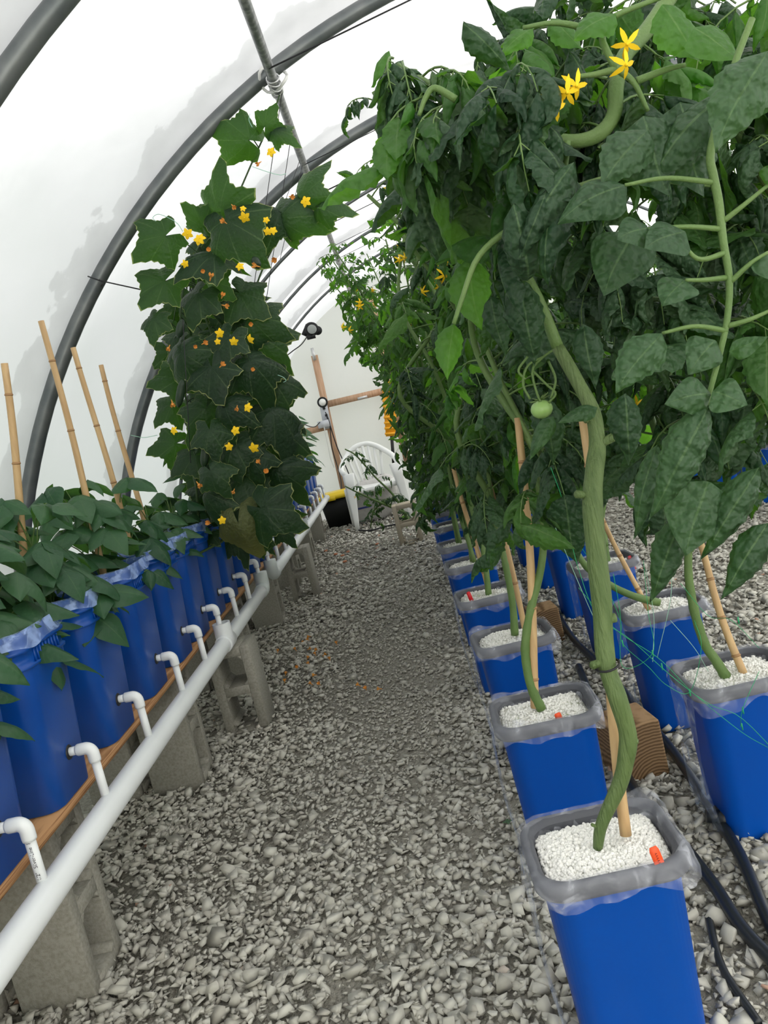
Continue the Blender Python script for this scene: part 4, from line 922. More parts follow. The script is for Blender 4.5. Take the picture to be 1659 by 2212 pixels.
# ------------------------------------------------------------------ PLANTS: tomatoes
def tomato_plant(x, y, label, seed, zb=.39, stems=None, hero=None, top=2.15, z0=.95, L=.34, spacing=.06, spread=.16, lf=.42, pairs=3, tm=None, flowers=3, fine=True, young=.25, lean=(0, 0), nst=2, dirs=None, xmin=None, group='tomato plants'):
    rg = np.random.default_rng(seed); t = thing('tomato_plant', (x, y, zb), label, 'tomato plant', group)
    tm = tm or (TOM if fine else TOMF); ls = LeafSet(tm); ly = LeafSet(tm); st = MB(); fs = MB()
    lines = [spline(s, 40) for s in (stems or [])]; rads = [(.013, .006)] * len(lines)
    if not lines:
        for k in range(nst):
            a = rg.uniform(0, 2 * PI); q = [np.array([x + .02 * math.cos(a), y + .02 * math.sin(a), zb])]; H = top * rg.uniform(.9, 1.03) - zb
            ex = np.array([lean[0] * 1.6 + spread * rg.normal(0, .7), lean[1] + spread * rg.normal(0, .7)])
            for f in (.25, .5, .75, 1.0): q.append(np.array([x + ex[0] * f ** 2.2 + .02 * rg.normal(), y + ex[1] * f + .02 * rg.normal(), zb + H * f]))
            lines.append(spline(q, 40)); rads.append((.011, .004))
    k = 0
    for li, ln in enumerate(lines):
        r0, r1 = rads[li]; rr = np.linspace(r0, r1, len(ln)) * (1 + .12 * np.sin(np.arange(len(ln)) * 1.7) ** 8)
        tube(st, ln, rr, 10 if fine else 6)
        d = np.concatenate([[0], np.cumsum(np.linalg.norm(np.diff(ln, axis=0), axis=1))]); s = 0
        while s < d[-1]:
            p = np.array([np.interp(s, d, ln[:, i]) for i in range(3)]); f = s / d[-1]; s += spacing * rg.uniform(.7, 1.3)
            if p[2] < z0: continue
            k += 1; az = k * 2.4 + rg.normal(0, .35)
            if dirs is not None and rg.random() < dirs[1]: az = dirs[0] + rg.normal(0, .8)
            u = (p[2] - z0) / max(.3, top - z0); Lq = L * rg.uniform(.75, 1.15) * (1 - .45 * max(0, u - .75) / .25)
            xm = xmin(p) if xmin else None
            if xm is not None and math.cos(az) < 0 and p[0] + math.cos(az) * Lq * 1.35 < xm:
                az = PI - az if rg.random() < .7 else math.copysign(PI * .5, math.sin(az))
            yg = rg.random() < young * (.4 + u)
            compound_leaf(ly if yg else ls, fs, p, az, Lq, rg, elev=rg.uniform(.1, .75) if u < .8 else rg.uniform(.5, 1.1), pairs=pairs, droop=rg.uniform(1.0, 2.0), rr=.0030 if fine else .0022, lf=lf, n=8 if fine else 5, ns=5 if fine else 3)
    st.build('stem', 'stemg', t)
    fo = MB(); ls.emit(fo, 0); ly.emit(fo, 1)
    if hero: hero(fs, fo, rg, t)
    fo.build('foliage', ['tom', 'tomy'], t); 
    if fs.n: fs.build('leaf_stalks', 'stemg', t)
    for q in range(flowers):
        ln = lines[int(rg.integers(len(lines)))]; p = ln[int(rg.integers(len(ln) // 2, len(ln)))] + rg.normal(0, .09, 3) * np.array([1, 1, .5])
        for e in range(2): put_mesh(FL_T, 'flower', p + rg.normal(0, .02, 3), t, nrm=(rg.normal(), -1, -.3), spin=q, s=rg.uniform(.8, 1.2))
    return t

# front plant: traced main stem in its basket with bare lower part
def Q(l, ys): return [P(a, b, y=yy) for (a, b), yy in zip(l, np.interp(np.linspace(0, 1, len(l)), np.linspace(0, 1, len(ys)), ys))]
front_main = Q([(1291, 1832), (1300, 1780), (1338, 1695), (1352, 1640), (1356, 1585), (1335, 1510), (1314, 1450), (1305, 1390), (1300, 1300), (1287, 1180), (1280, 1080), (1285, 1010), (1290, 960), (1280, 890), (1245, 820), (1205, 750)], [1.40, 1.38, 1.42, 1.5])
def thick_stem(t, pts, radii, name='main_stem', m='stemg', n=16, ns=90):
    mb = MB(); sp = spline(pts, ns); d = np.linspace(0, 1, ns); rad = np.interp(d, np.linspace(0, 1, len(radii)), radii); rad = rad * (1 + .03 * np.sin(d * 60)); tube(mb, sp, rad, n)
    return mb, sp
def nub(mb, p, d, L=.03, r=.008):
    d = norm(d); tube(mb, [p, p + d * L * .5, p + d * L, p + d * L * 1.1], [r * 1.5, r, r * 1.05, r * .6], 10)
def front_hero(fs, fo, rg, t):
    up = [P(1205, 750, y=1.50), P(1165, 650, y=1.5), P(1120, 560, y=1.5), P(1090, 470, y=1.5), P(1075, 420, y=1.5)]
    tube(fs, spline(up, 24), np.linspace(.011, .006, 24), 8)
    arc = [P(860, 140, y=1.45), P(900, 165, y=1.4), P(950, 195, y=1.35), P(1010, 225, y=1.32), P(1090, 262, y=1.3), P(1165, 290, y=1.28), P(1235, 305, y=1.28), P(1290, 292, y=1.28), P(1325, 250, y=1.28), P(1332, 180, y=1.28), P(1350, 120, y=1.3), P(1400, 62, y=1.32), P(1470, -40, y=1.35)]
    tube(fs, spline(arc, 60), np.interp(np.linspace(0, 1, 60), [0, .3, .6, 1], [.004, .007, .011, .012]), 12)
    br = [[(1225, 305), (1222, 350), (1215, 400)], [(1330, 150), (1300, 80), (1320, 40), (1400, 5), (1470, -20)], [(1300, 75), (1240, 55), (1190, 50), (1130, 60)], [(1335, 150), (1370, 180), (1400, 240)], [(1335, 148), (1290, 160), (1250, 165)],
          [(1375, 175), (1440, 150), (1480, 140)], [(985, 215), (940, 190), (920, 210), (905, 250)], [(1400, 380), (1480, 395), (1545, 400)], [(1205, 420), (1290, 390), (1370, 370)], [(1130, 485), (1080, 510), (1030, 560), (1000, 640), (980, 700)]]
    for b in br:
        q = spline([P(a_, c_, y=1.22) for a_, c_ in b], 16); tube(fs, q, np.linspace(.0055, .003, 16), 8)
    # traced rachis on the right with paired leaflets
    rc = spline([P(a_, c_, y=1.08) for a_, c_ in [(1625, 40), (1590, 130), (1560, 230), (1535, 330), (1541, 380), (1553, 440), (1562, 520), (1575, 600), (1572, 680), (1556, 760), (1535, 840), (1527, 875)]], 50)
    tube(fs, rc, np.interp(np.linspace(0, 1, 50), [0, .4, 1], [.004, .0056, .0030]), 10)
    sb = [((1548, 395), (1440, 385), (1350, 400), 'l'), ((1560, 495), (1480, 490), (1400, 495), 's'), ((1562, 478), (1610, 440), (1659, 400), 's'), ((1570, 545), (1510, 560), (1470, 520), 's'), ((1577, 610), (1620, 570), (1659, 545), 'l'),
          ((1570, 715), (1500, 705), (1430, 720), 'l'), ((1570, 705), (1620, 690), (1670, 668), 's'), ((1570, 600), (1520, 605), (1480, 605), 's')]
    for a_, b_, c_, k in sb: tube(fs, spline([P(*a_, y=1.08), P(*b_, y=1.07), P(*c_, y=1.07)], 12), np.linspace(.0038, .0022, 12), 7)
    lsx, lyx = LeafSet(TOM), LeafSet(TOM); asp = spline(arc, 60)
    for i in range(2, 56, 3):
        p = asp[i]
        for _ in range(2 if i < 24 else 1):
            compound_leaf(lyx if rg.random() < .42 else lsx, fs, p + rg.normal(0, .01, 3), rg.uniform(PI * .1, PI * .95) if i > 24 else rg.uniform(PI * .5, PI * 1.6) if i > 10 else rg.uniform(PI * .7, PI * 1.7), rg.uniform(.15, .24) * (.75 if i < 14 else 1), rg, elev=rg.uniform(-.3, .8), droop=rg.uniform(1.2, 2.3), lf=.60, rr=.0026)
    for (a_, c_, yy) in [(1000, 400, 1.6), (1040, 500, 1.6), (980, 300, 1.65), (1060, 320, 1.6), (1130, 380, 1.6), (1150, 200, 1.7), (1080, 150, 1.7), (1250, 450, 1.75), (1350, 300, 1.75), (1450, 420, 1.75), (1500, 250, 1.8), (1350, 560, 1.7), (1450, 640, 1.75), (1550, 560, 1.8), (1300, 700, 1.75), (1400, 800, 1.7),
                         (1600, 700, 1.7), (1500, 830, 1.8), (1250, 120, 1.8), (1380, 60, 1.8), (1520, 40, 1.8), (1180, 600, 1.7), (1080, 600, 1.75), (1620, 350, 1.7), (1620, 880, 1.6), (1420, 930, 1.75), (1560, 960, 1.75)]:
        q = P(a_, c_, y=yy); stemp = P(a_ + 40, c_ - 30, y=yy + .05)
        for _ in range(2): compound_leaf(lyx if rg.random() < .2 else lsx, fs, stemp + rg.normal(0, .03, 3), rg.uniform(PI * 1.15, PI * 1.9) if a_ < 1100 else rg.uniform(PI * .8, PI * 1.9), rg.uniform(.17, .24) if a_ < 1100 else rg.uniform(.24, .34), rg, elev=rg.uniform(0, .8), droop=rg.uniform(1.6, 2.4), lf=.46)
    lsx.emit(fo, 0); lyx.emit(fo, 1)
    # traced leaflets: (attach px, tip px, depth, lean toward viewer of the tip, template, tone)
    def hl(a, b, y=1.1, dy=-.03, k=0, r=(.6, .5), w=1.0, mm=0, up=None, T=TOM):
        p = P(*a, y=y); q = P(*b, y=y + dy); d = q - p; Lh = np.linalg.norm(d); yv = norm(d)
        z = np.array([0, -1, .35]) if up is None else np.array(up, float); z = z + rg.normal(0, .12, 3); x = norm(np.cross(yv, z)); z = np.cross(x, yv)
        inst(fo, T[k], [p], [x * w], [yv], [z], [Lh * 1.06], [r], mm)
    B = BEAN
    for a, b, y, k, r, w, mm, T in [
        ((1430, 720), (1340, 830), 1.05, 0, (.8, .6), 1.1, 0, TOM), ((1480, 605), (1440, 640), 1.07, 4, (.8, .5), 1.3, 0, BEAN), ((1545, 735), (1500, 790), 1.07, 1, (.9, .5), 1.2, 0, BEAN), ((1575, 760), (1650, 725), 1.06, 0, (.9, .5), .8, 0, BEAN),
        ((1352, 400), (1215, 440), 1.08, 1, (.5, .4), .9, 0, BEAN), ((1402, 492), (1345, 505), 1.07, 0, (.5, .4), 1.2, 0, BEAN), ((1655, 400), (1690, 350), 1.07, 0, (.5, .4), 1.2, 0, BEAN), ((1655, 548), (1700, 600), 1.07, 0, (.7, .4), 1.3, 0, BEAN), ((1540, 845), (1612, 860), 1.05, 4, (1, .5), 1.5, 0, BEAN), ((1535, 850), (1460, 860), 1.06, 1, (.8, .5), 1.1, 0, BEAN), ((1530, 880), (1425, 1125), 1.05, 1, (.8, .4), 1.0, 0, TOM), ((1480, 500), (1405, 520), 1.06, 0, (.6, .4), 1.2, 0, BEAN),
        ((1370, 500), (1310, 620), 1.15, 0, (.5, .4), 1.2, 0, BEAN), ((1180, 415), (1115, 560), 1.12, 3, (.35, .3), 1.0, 0, TOM), ((1110, 440), (1180, 690), 1.14, 6, (.45, .3), 1.1, 0, TOM), ((1240, 350), (1120, 520), 1.12, 1, (.5, .4), 1.0, 0, TOM),
        ((1400, 280), (1310, 380), 1.1, 0, (.9, .4), 1.3, 0, TOM), ((1390, 250), (1450, 400), 1.12, 0, (.7, .4), 1.7, 0, TOM), ((1570, 200), (1400, 340), 1.1, 1, (.6, .4), 1.3, 0, TOM), ((1470, 220), (1530, 400), 1.13, 0, (.3, .3), 1.7, 0, TOM), ((1659, 110), (1560, 290), 1.0, 0, (.9, .4), 1.1, 0, TOM),
        ((1500, 60), (1600, 110), 1.15, 0, (.5, .9), 1.2, 1, BEAN), ((1430, 10), (1520, 110), 1.2, 0, (.6, .9), 1.3, 1, TOM), ((1330, 30), (1250, 60), 1.2, 0, (.6, .9), 1.2, 1, TOM), ((900, 370), (890, 490), 1.4, 2, (.35, .3), 1.1, 0, TOM), ((890, 350), (965, 580), 1.4, 1, (.55, .5), 1.1, 0, TOM),
        ((935, 330), (1010, 440), 1.42, 2, (.3, .3), 1.2, 0, TOM), ((905, 250), (865, 350), 1.42, 3, (.4, .4), 1.1, 0, TOM), ((1000, 50), (1110, 120), 1.3, 1, (.3, .3), 1.2, 0, TOM), ((870, 130), (790, 200), 1.45, 1, (.5, .6), 1.1, 0, TOM), ((840, 110), (795, 160), 1.45, 1, (.7, .9), 1.0, 1, TOM),
        ((830, 215), (825, 330), 1.45, 2, (.3, .3), 1.1, 0, TOM), ((1010, 190), (1090, 240), 1.3, 3, (.3, .3), 1.1, 0, TOM), ((1150, 60), (1090, 100), 1.35, 0, (.6, .9), 1.0, 1, TOM), ((1190, 40), (1260, 90), 1.3, 0, (.5, .8), 1.1, 1, TOM), ((1230, 110), (1310, 220), 1.3, 2, (.25, .2), 1.1, 0, TOM),
        ((1290, 880), (1215, 905), 1.42, 0, (.6, .6), .5, 0, BEAN), ((1195, 900), (1150, 985), 1.5, 0, (.7, .8), .5, 0, BEAN), ((1420, 960), (1360, 1160), 1.15, 1, (.6, .4), .8, 0, TOM), ((1530, 1040), (1490, 1190), 1.12, 0, (.8, .5), 1.2, 0, BEAN), ((1470, 1120), (1415, 1310), 1.15, 1, (.4, .3), 1.0, 0, TOM),
        ((1640, 1010), (1530, 1210), 1.1, 1, (.55, .4), .9, 0, TOM), ((1659, 1130), (1570, 1290), 1.08, 1, (.3, .3), 1.1, 0, TOM), ((1120, 600), (1170, 780), 1.35, 1, (.3, .3), 1.3, 0, TOM), ((1060, 640), (1090, 760), 1.45, 1, (.45, .3), 1.3, 0, TOM), ((1010, 560), (1040, 700), 1.5, 0, (.7, 1), 1.2, 1, TOM),
        ((980, 700), (970, 810), 1.5, 0, (.7, 1), 1.0, 1, TOM), ((1260, 700), (1290, 830), 1.3, 1, (.3, .2), 1.3, 0, TOM), ((1350, 850), (1380, 1000), 1.3, 1, (.3, .2), 1.4, 0, TOM), ((1180, 860), (1210, 1000), 1.55, 1, (.3, .2), 1.4, 0, TOM)]:
        hl(a, b, y=y, k=k, r=r, w=w, mm=mm, T=T)
    # truss of young fruit
    g = MB(); c = P(1170, 884, y=1.55); sphere(g, c, .0205, 20, 12, sc=(1, 1, .86), lobes=.03); g.build('green_tomato', 'green_t', t)
    tr = [[(1205, 750), (1175, 770), (1150, 800), (1160, 850), (1170, 872)], [(1175, 770), (1140, 790), (1130, 830), (1145, 862)], [(1185, 780), (1200, 820), (1190, 860)], [(1150, 800), (1180, 830), (1200, 850), (1185, 870)], [(1140, 770), (1120, 800), (1135, 820)]]
    for b in tr: tube(fs, spline([P(a_, c_, y=1.54) for a_, c_ in b], 14), .0024, 6)
    for k in range(9): 
        a = k * .7; tube(fs, [c + [0, 0, .016], c + np.array([.02 * math.cos(a), .02 * math.sin(a), .022 + .006 * math.sin(k)])], [.002, .0008], 4)
    for (a_, b_) in ((1245, 185), (1205, 222), (1200, 235), (1355, 95), (1352, 140), (1225, 200)): put_mesh(FL_T, 'flower', P(a_, b_, y=1.17), t, nrm=(rg.normal(0, .4), -1, -.5), spin=a_, s=1.15)

fs1 = tomato_plant(.205, 1.405, 'tall tomato plant with thick curved bare stem in the front wastebasket', 21, stems=[front_main], hero=front_hero, z0=1.42, spacing=.085, L=.28, flowers=0, young=.2, xmin=lambda p: .12)
for o in fs1.children:
    if o.name.startswith('stem'): bpy.data.objects.remove(o); break
mb, sp = thick_stem(fs1, front_main, [.0085, .0125, .0150, .0160, .0158, .0172, .0180, .0170, .0150, .0125, .0110])
def at(sp, py): 
    best = min(range(len(sp)), key=lambda i: abs(pix_y(sp[i]) - py)); return sp[best]
def pix_y(p):
    q = RM.T @ (np.asarray(p) - np.array([0, 0, EYE])); return CY - F_ * q[1] / -q[2]
for py, d, L, r in ((1075, (-1, -.2, .35), .030, .007), (960, (1, -.3, .3), .030, .008), (1425, (-1, -.3, .0), .028, .007), (1335, (1, -.2, .1), .022, .008), (1790, (-.8, -.3, .8), .020, .003), (1585, (.6, -1, .1), .012, .006), (905, (-1, -.4, .2), .018, .008), (1600, (1, -.3, 0), .016, .005)):
    nub(mb, at(sp, py), np.array(d, float), L, r)
mb.build('main_stem', 'stemb', fs1)
mb = MB()
for py in (1437, ):
    c = at(sp, py); a_ = np.linspace(0, 2 * PI, 16); tube(mb, np.stack([c[0] + .021 * np.cos(a_), c[1] + .03 * np.sin(a_), c[2] + .003 * np.cos(a_)], 1), .0022, 5)
mb.build('wire_tie', 'cable', fs1)

def bare(px_line, ys, rad): return Q(px_line, ys), rad
bare_specs = {('i', 1): [(1170, 1533), (1150, 1490), (1138, 1440), (1135, 1390), (1148, 1310), (1168, 1230), (1175, 1150), (1168, 1080), (1158, 1020), (1150, 960)], ('i', 2): [(1112, 1372), (1108, 1310), (1098, 1250), (1085, 1190), (1070, 1130), (1062, 1080)],
              ('i', 3): [(1056, 1290), (1050, 1230), (1040, 1170), (1020, 1100)], ('o', 1): [(1425, 1302), (1370, 1288), (1315, 1262), (1270, 1228), (1235, 1175), (1205, 1110), (1190, 1050)], ('o', 0): [(1572, 1468), (1545, 1425), (1522, 1390), (1500, 1320), (1488, 1250), (1487, 1190), (1492, 1120)],
              ('o', 2): [(1315, 1228), (1308, 1180), (1300, 1120)]}
def row_plant(key, i, x, y, label, seed, **kw):
    spec = bare_specs.get((key, i)); stems = None
    if spec:
        pts = Q(spec, [y - .03, y]); e = pts[-1]; rg = np.random.default_rng(seed)
        up = [e + np.array([rg.normal(0, .05), rg.normal(0, .05), .3 * k]) for k in range(1, 5) if e[2] + .3 * k < kw.get('top', 2.1)]
        up2 = [e + np.array([.10 * k * (1 if key == 'o' else -1) * rg.uniform(-.6, 1), rg.normal(0, .08), .27 * k]) for k in range(1, 6) if e[2] + .27 * k < kw.get('top', 2.1)]
        stems = [pts + up, [pts[-2]] + [pts[-1]] + up2]
        stems = [np.array(s) for s in stems]
    return tomato_plant(x, y, label, seed, stems=stems, **kw)
for i, (x, y) in enumerate(inner[1:], 1):
    row_plant('i', i, x, y, 'leafy tomato plant in the %s wastebasket from the front of the aisle-side row' % ORD[i], 40 + i, top=[0, 1.98, 1.98, 2.02, 2.2, 2.36, 2.40, 2.36, 2.3][i], z0=[0, .88, .84, .80, .72, .62, .58, .55, .45][i], L=.30 if y < 4 else .26 if y < 5.2 else .235, spacing=.058 if y < 4 else .040, lf=.40 if y < 4 else .36, fine=y < 4.2, flowers=3, young=.40 + .06 * i, nst=3, spread=.13, lean=(-.20 if y > 5 else .10, 0), xmin=(lambda p: .045 * p[1]) if y < 4.7 else (lambda p: -.34 if p[2] > 1.7 else -.15))
for i, (x, y) in enumerate(outer):
    row_plant('o', i, x, y, 'leafy tomato plant in the %s wastebasket from the front of the outer row' % ORD[i], 60 + i, top=2.3, z0=[1.02, .86, .8, .62, .5, .5, .5][i], L=.32 if y < 4 else .30, spacing=.055, lf=.40, fine=y < 4.2, flowers=2, nst=3, spread=.18)
# side branch reaching into the aisle near the chair
for i, (x, y) in enumerate(far3):
    tomato_plant(x, y, 'distant tomato plant in the %s wastebasket of the distant row' % ORD[i], 80 + i, top=2.3, z0=.55, L=.34, spacing=.05, lf=.42, fine=False, flowers=1, nst=3, spread=.2)
tomato_plant(-.02, 7.95, 'sprawling tomato branches reaching over the aisle before the white chair', 97, zb=.02, stems=[[P(880, 1120, y=7.9), P(850, 1070, y=7.9), P(810, 1030, y=7.9), P(770, 985, y=7.8), P(745, 970, y=7.8)], [P(880, 1110, y=7.9), P(820, 1085, y=7.8), P(775, 1065, y=7.8), P(745, 1050, y=7.8)], [P(850, 1075, y=7.9), P(810, 1100, y=7.9), P(800, 1140, y=7.9)]],
             z0=.1, L=.17, spacing=.075, lf=.40, pairs=3, fine=False, flowers=1, young=.3)
# a tall plant nearer the right frame edge, outside the rows' first basket
tomato_plant(.98, 1.55, 'tall tomato plant filling the upper right beside the right edge', 99, zb=.004, stems=[[(1.06, 1.66, .01), (1.05, 1.65, .6), (1.0, 1.6, 1.2), (.9, 1.55, 1.7), (.8, 1.5, 2.2)], [(1.05, 1.65, .9), (.9, 1.7, 1.3), (.75, 1.75, 1.8), (.62, 1.72, 2.25)]], z0=1.15, L=.32, spacing=.06, lf=.42, top=2.2, flowers=2)

# ------------------------------------------------------------------ cucumbers
def petiole(mb, a, b, r=.003):
    a = np.asarray(a, float); b = np.asarray(b, float); mid = (a + b) / 2 + np.array([0, 0, .02]); tube(mb, spline([a, mid, b], 8), np.linspace(r, r * .8, 8), 5, cap=False)
cuc_leaves = [((525, 295), 100, 200, 3.75, .9), ((575, 262), 60, 290, 3.75, .9), ((600, 285), 55, 20, 3.75, .8), ((470, 435), 125, 262, 3.7, .7), ((345, 520), 105, 150, 3.7, .9), ((500, 500), 150, 65, 3.65, .5), ((445, 553), 120, 175, 3.7, .2), ((345, 620), 135, 160, 3.65, .7), ((430, 480), 80, 210, 3.8, .8), ((450, 470), 70, 90, 3.85, .9),
    ((655, 410), 90, 285, 3.9, .8), ((700, 445), 75, 345, 3.9, .8), ((620, 480), 105, 20, 3.9, .7), ((590, 455), 95, 190, 3.9, .2), ((530, 645), 130, 20, 3.7, .6), ((555, 695), 135, 20, 3.7, .7), ((570, 745), 140, 35, 3.75, .5), ((425, 650), 110, 130, 3.65, .2), ((470, 620), 100, 60, 3.85, .6), ((330, 700), 85, 140, 3.8, .3), ((385, 760), 140, 130, 3.85, .7), ((400, 780), 120, 75, 3.6, .3),
    ((490, 745), 125, 110, 3.6, .2), ((375, 820), 100, 150, 3.85, .5), ((460, 815), 115, 95, 3.6, .2), ((545, 800), 125, 60, 3.6, .2), ((590, 840), 130, 45, 3.75, .2), ((600, 905), 140, 50, 3.75, .1), ((480, 885), 110, 95, 3.6, .1), ((440, 900), 105, 120, 3.6, .5), ((365, 880), 95, 120, 3.9, .8), ((455, 945), 95, 130, 3.55, .2), ((600, 945), 130, 65, 3.65, .1), ((370, 960), 90, 165, 3.9, .9), ((615, 985), 90, 70, 3.8, .4), ((630, 1010), 60, 40, 3.9, .2),
    ((460, 1030), 105, 60, 3.55, .2), ((535, 1050), 140, 105, 3.6, .1), ((605, 1030), 140, 85, 3.7, .1), ((580, 1110), 130, 50, 3.65, .1), ((610, 1150), 60, 30, 3.7, .1), ((505, 980), 120, 90, 3.7, .1), ((540, 1000), 120, 60, 3.75, .1), ((410, 990), 90, 120, 3.8, .2), ((500, 1100), 110, 80, 3.75, .1), ((440, 1080), 90, 110, 3.75, .2)]
vines = [[(480, 1170), (490, 1050), (500, 900), (470, 760), (430, 640), (440, 560), (500, 450), (545, 350), (585, 260), (604, 205)], [(560, 1150), (560, 1000), (540, 850), (530, 720), (560, 600), (610, 500), (660, 440), (690, 400)], [(430, 1150), (420, 1000), (400, 850), (390, 700), (400, 600), (430, 530)]]
vlines = [spline(Q(v, [3.95, 3.9, 3.82 if k == 0 else 4.1]), 60) for k, v in enumerate(vines)]
cub = [(-1.142, 3.57), (-1.142, 4.28), (-1.142, 3.92)]
cnames = ['tallest cucumber vine climbing a string to the overhead pipe', 'cucumber vine on the aisle side reaching toward the overhead pipe', 'cucumber vine on the wall side behind the bean plants']
cplants = []
for k in range(3):
    t = thing('cucumber_plant', (cub[k][0], cub[k][1], .86), cnames[k], 'cucumber plant', 'cucumber vines'); cplants.append(t)
    mb = MB(); base = np.array([cub[k][0], cub[k][1], .80]); ln = np.vstack([spline([base, (base + vlines[k][0]) / 2, vlines[k][0]], 8)[:-1], vlines[k]]); tube(mb, ln, np.linspace(.0065, .003, len(ln)), 8)
    mb.build('vine', 'vine', t)
rg = np.random.default_rng(77); CF = [MB() for _ in range(3)]; CP = [MB() for _ in range(3)]
def cuc_leaf(k, p, tipdir, size, face, rnd, tmi=None):
    y = norm(tipdir); z = np.asarray(face, float); x = norm(np.cross(y, z)); z = np.cross(x, y); tmi = int(rg.integers(len(PALM))) if tmi is None else tmi
    inst(CF[k], PALM[tmi], [p], [x], [y], [z], [size], [rnd])
    q = vlines[k]; d = np.linalg.norm(q - p, axis=1); j = int(np.argmin(d)); petiole(CP[k], q[j], p)
for (c, s, deg, y, tr) in cuc_leaves:
    low = c[1] > 600; deg = deg + rg.normal(0, 22 if low else 6); s = s * (rg.uniform(.7, 1.0) if low else 1.0); y = y + (rg.uniform(-.12, .16) if low else 0); a = math.radians(deg); c = (c[0] - .14 * s * math.cos(a), c[1] - .20 * s * math.sin(a)); p = P(*c, y=y); q = P(c[0] + 40 * math.cos(a), c[1] + 40 * math.sin(a), y=y - .04); k = int(np.argmin([np.min(np.linalg.norm(v - p, axis=1)) for v in vlines]))
    back = tr > .45; face = np.array([rg.normal(0, .45), -1, rg.uniform(-.2, .45) if back else rg.uniform(.5, 1.5)])
    cuc_leaf(k, p, q - p, s / 435 * y / 3.75 * .90, face, (rg.uniform(.2, .8), tr), tmi=(0, 4, 1, 5)[int(rg.integers(4))])
for i in range(125):          # inner mass of leaves
    py = rg.uniform(640, 1170) if i > 12 else rg.uniform(450, 640); l = np.interp(py, [450, 650, 760, 900, 1000, 1170], [450, 385, 360, 385, 400, 420]); r = np.interp(py, [450, 650, 760, 900, 1050, 1170], [490, 515, 565, 590, 600, 575])
    px = rg.uniform(l, r); y = rg.uniform(3.85, 4.9); p = P(px, py, y=y); k = int(np.argmin([np.min(np.linalg.norm(v - p, axis=1)) for v in vlines])); a = rg.uniform(20, 160)
    cuc_leaf(k, p, np.array([math.cos(math.radians(a)) * .8, rg.uniform(-.6, .2), -abs(math.sin(math.radians(a)))]), rg.uniform(.10, .21), np.array([rg.normal(0, .8), -1, rg.uniform(.1, 2.2)]), rg.random(2) * [1, .5])
for k in range(3):
    CF[k].build('foliage', 'cuc', cplants[k]); CP[k].build('leaf_stalks', 'vine', cplants[k])
# yellow brown low leaf
mb = MB(); p = P(515, 1130, y=3.55); inst(mb, PALM[2], [p], [[1, 0, 0]], [norm(np.array([.1, -.2, -1]))], [norm(np.array([0, -1, .1]))], [.24], [(.5, .5)]); tag(mb.build('withered_leaf', 'dead', cplants[0]), 'yellow-brown withered leaf')
for (a, b, w) in [(405, 505, 0), (432, 515, 0), (525, 450, 0), (528, 470, 0), (575, 475, 1), (578, 500, 1), (590, 498, 1), (400, 570, 2), (470, 738, 0), (475, 720, 0), (505, 738, 0), (540, 733, 0), (585, 328, 0), (548, 968, 1), (480, 1124, 0), (375, 930, 2), (518, 575, 1), (660, 435, 1), (535, 880, 1), (508, 930, 0), (495, 965, 0), (430, 518, 0)]:
    put_mesh(FL_C, 'flower', P(a, b, y=3.5), cplants[w], nrm=(rg.normal(0, .35), -1, rg.normal(0, .3)), spin=a, s=rg.uniform(.45, .8))
for (a, b, w) in [(560, 352, 0), (503, 445, 0), (485, 480, 0), (450, 540, 0), (455, 600, 2), (437, 585, 2), (365, 750, 2), (420, 748, 2), (440, 742, 0), (478, 790, 0), (545, 800, 1), (555, 575, 1), (480, 640, 0), (485, 660, 0), (595, 560, 1), (372, 870, 2), (428, 1045, 0), (575, 1020, 1), (505, 1060, 0), (452, 1130, 0), (540, 700, 1), (628, 425, 1), (512, 880, 0), (560, 1000, 1)]:
    o = put_mesh(FL_W, 'withered_flower', P(a, b, y=3.52), cplants[w], nrm=(rg.normal(0, .6), -.6, rg.normal(0, .6)), spin=a, s=rg.uniform(.7, 1.1)); o['label'] = 'withered orange flower'
for (a, b, c, d, w) in [(395, 820, 385, 880, 2), (480, 825, 482, 880, 0), (445, 960, 440, 1010, 0), (547, 555, 560, 580, 1), (395, 690, 385, 730, 2)]:
    mb = MB(); p = P(a, b, y=3.62); q = P(c, d, y=3.62); f = np.linspace(0, 1, 8)[:, None]; tube(mb, p + (q - p) * f, [.006, .014, .018, .019, .019, .018, .014, .005], 12); mb.build('cucumber', 'cuke', cplants[w])
mb = MB()
for v in ([(665, 430), (640, 640), (662, 620)],): pass
# tendrils
for b in ([(395, 500), (380, 480), (345, 463), (330, 470), (337, 478)], [(545, 360), (580, 372), (605, 378), (618, 375)], [(540, 245), (538, 260), (545, 275)], [(340, 940), (310, 945), (282, 940)], [(600, 810), (612, 815), (618, 822), (612, 826)]):
    tube(mb, spline([P(x_, y_, y=3.62) for x_, y_ in b], 20), .0013, 5)
mb.build('tendrils', 'netw', cplants[0])
# strings
for i, (a, b, y0, y1) in enumerate([((610, 195), (470, 1160), 3.82, 4.0), ((628, 300), (540, 880), 4.0, 4.1), ((648, 345), (600, 480), 4.6, 4.5), ((655, 350), (605, 560), 4.9, 4.8), ((395, 690), (412, 1000), 3.6, 3.6)]):
    mb = MB(); p, q = P(*a, y=y0), P(*b, y=y1); tube(mb, [p, (p + q) / 2, q], .0017, 5)
    tag(mb.build('support_string', 'cable'), ['dark string carrying the tallest cucumber vine', 'dark string slanting down from the overhead pipe beside the vine', 'short dark string from the overhead pipe above the aisle side vine', 'dark string behind the aisle side cucumber leaves', 'dark string hanging before the wall side cucumber leaves'][i], 'string', 'strings of the cucumber vines')

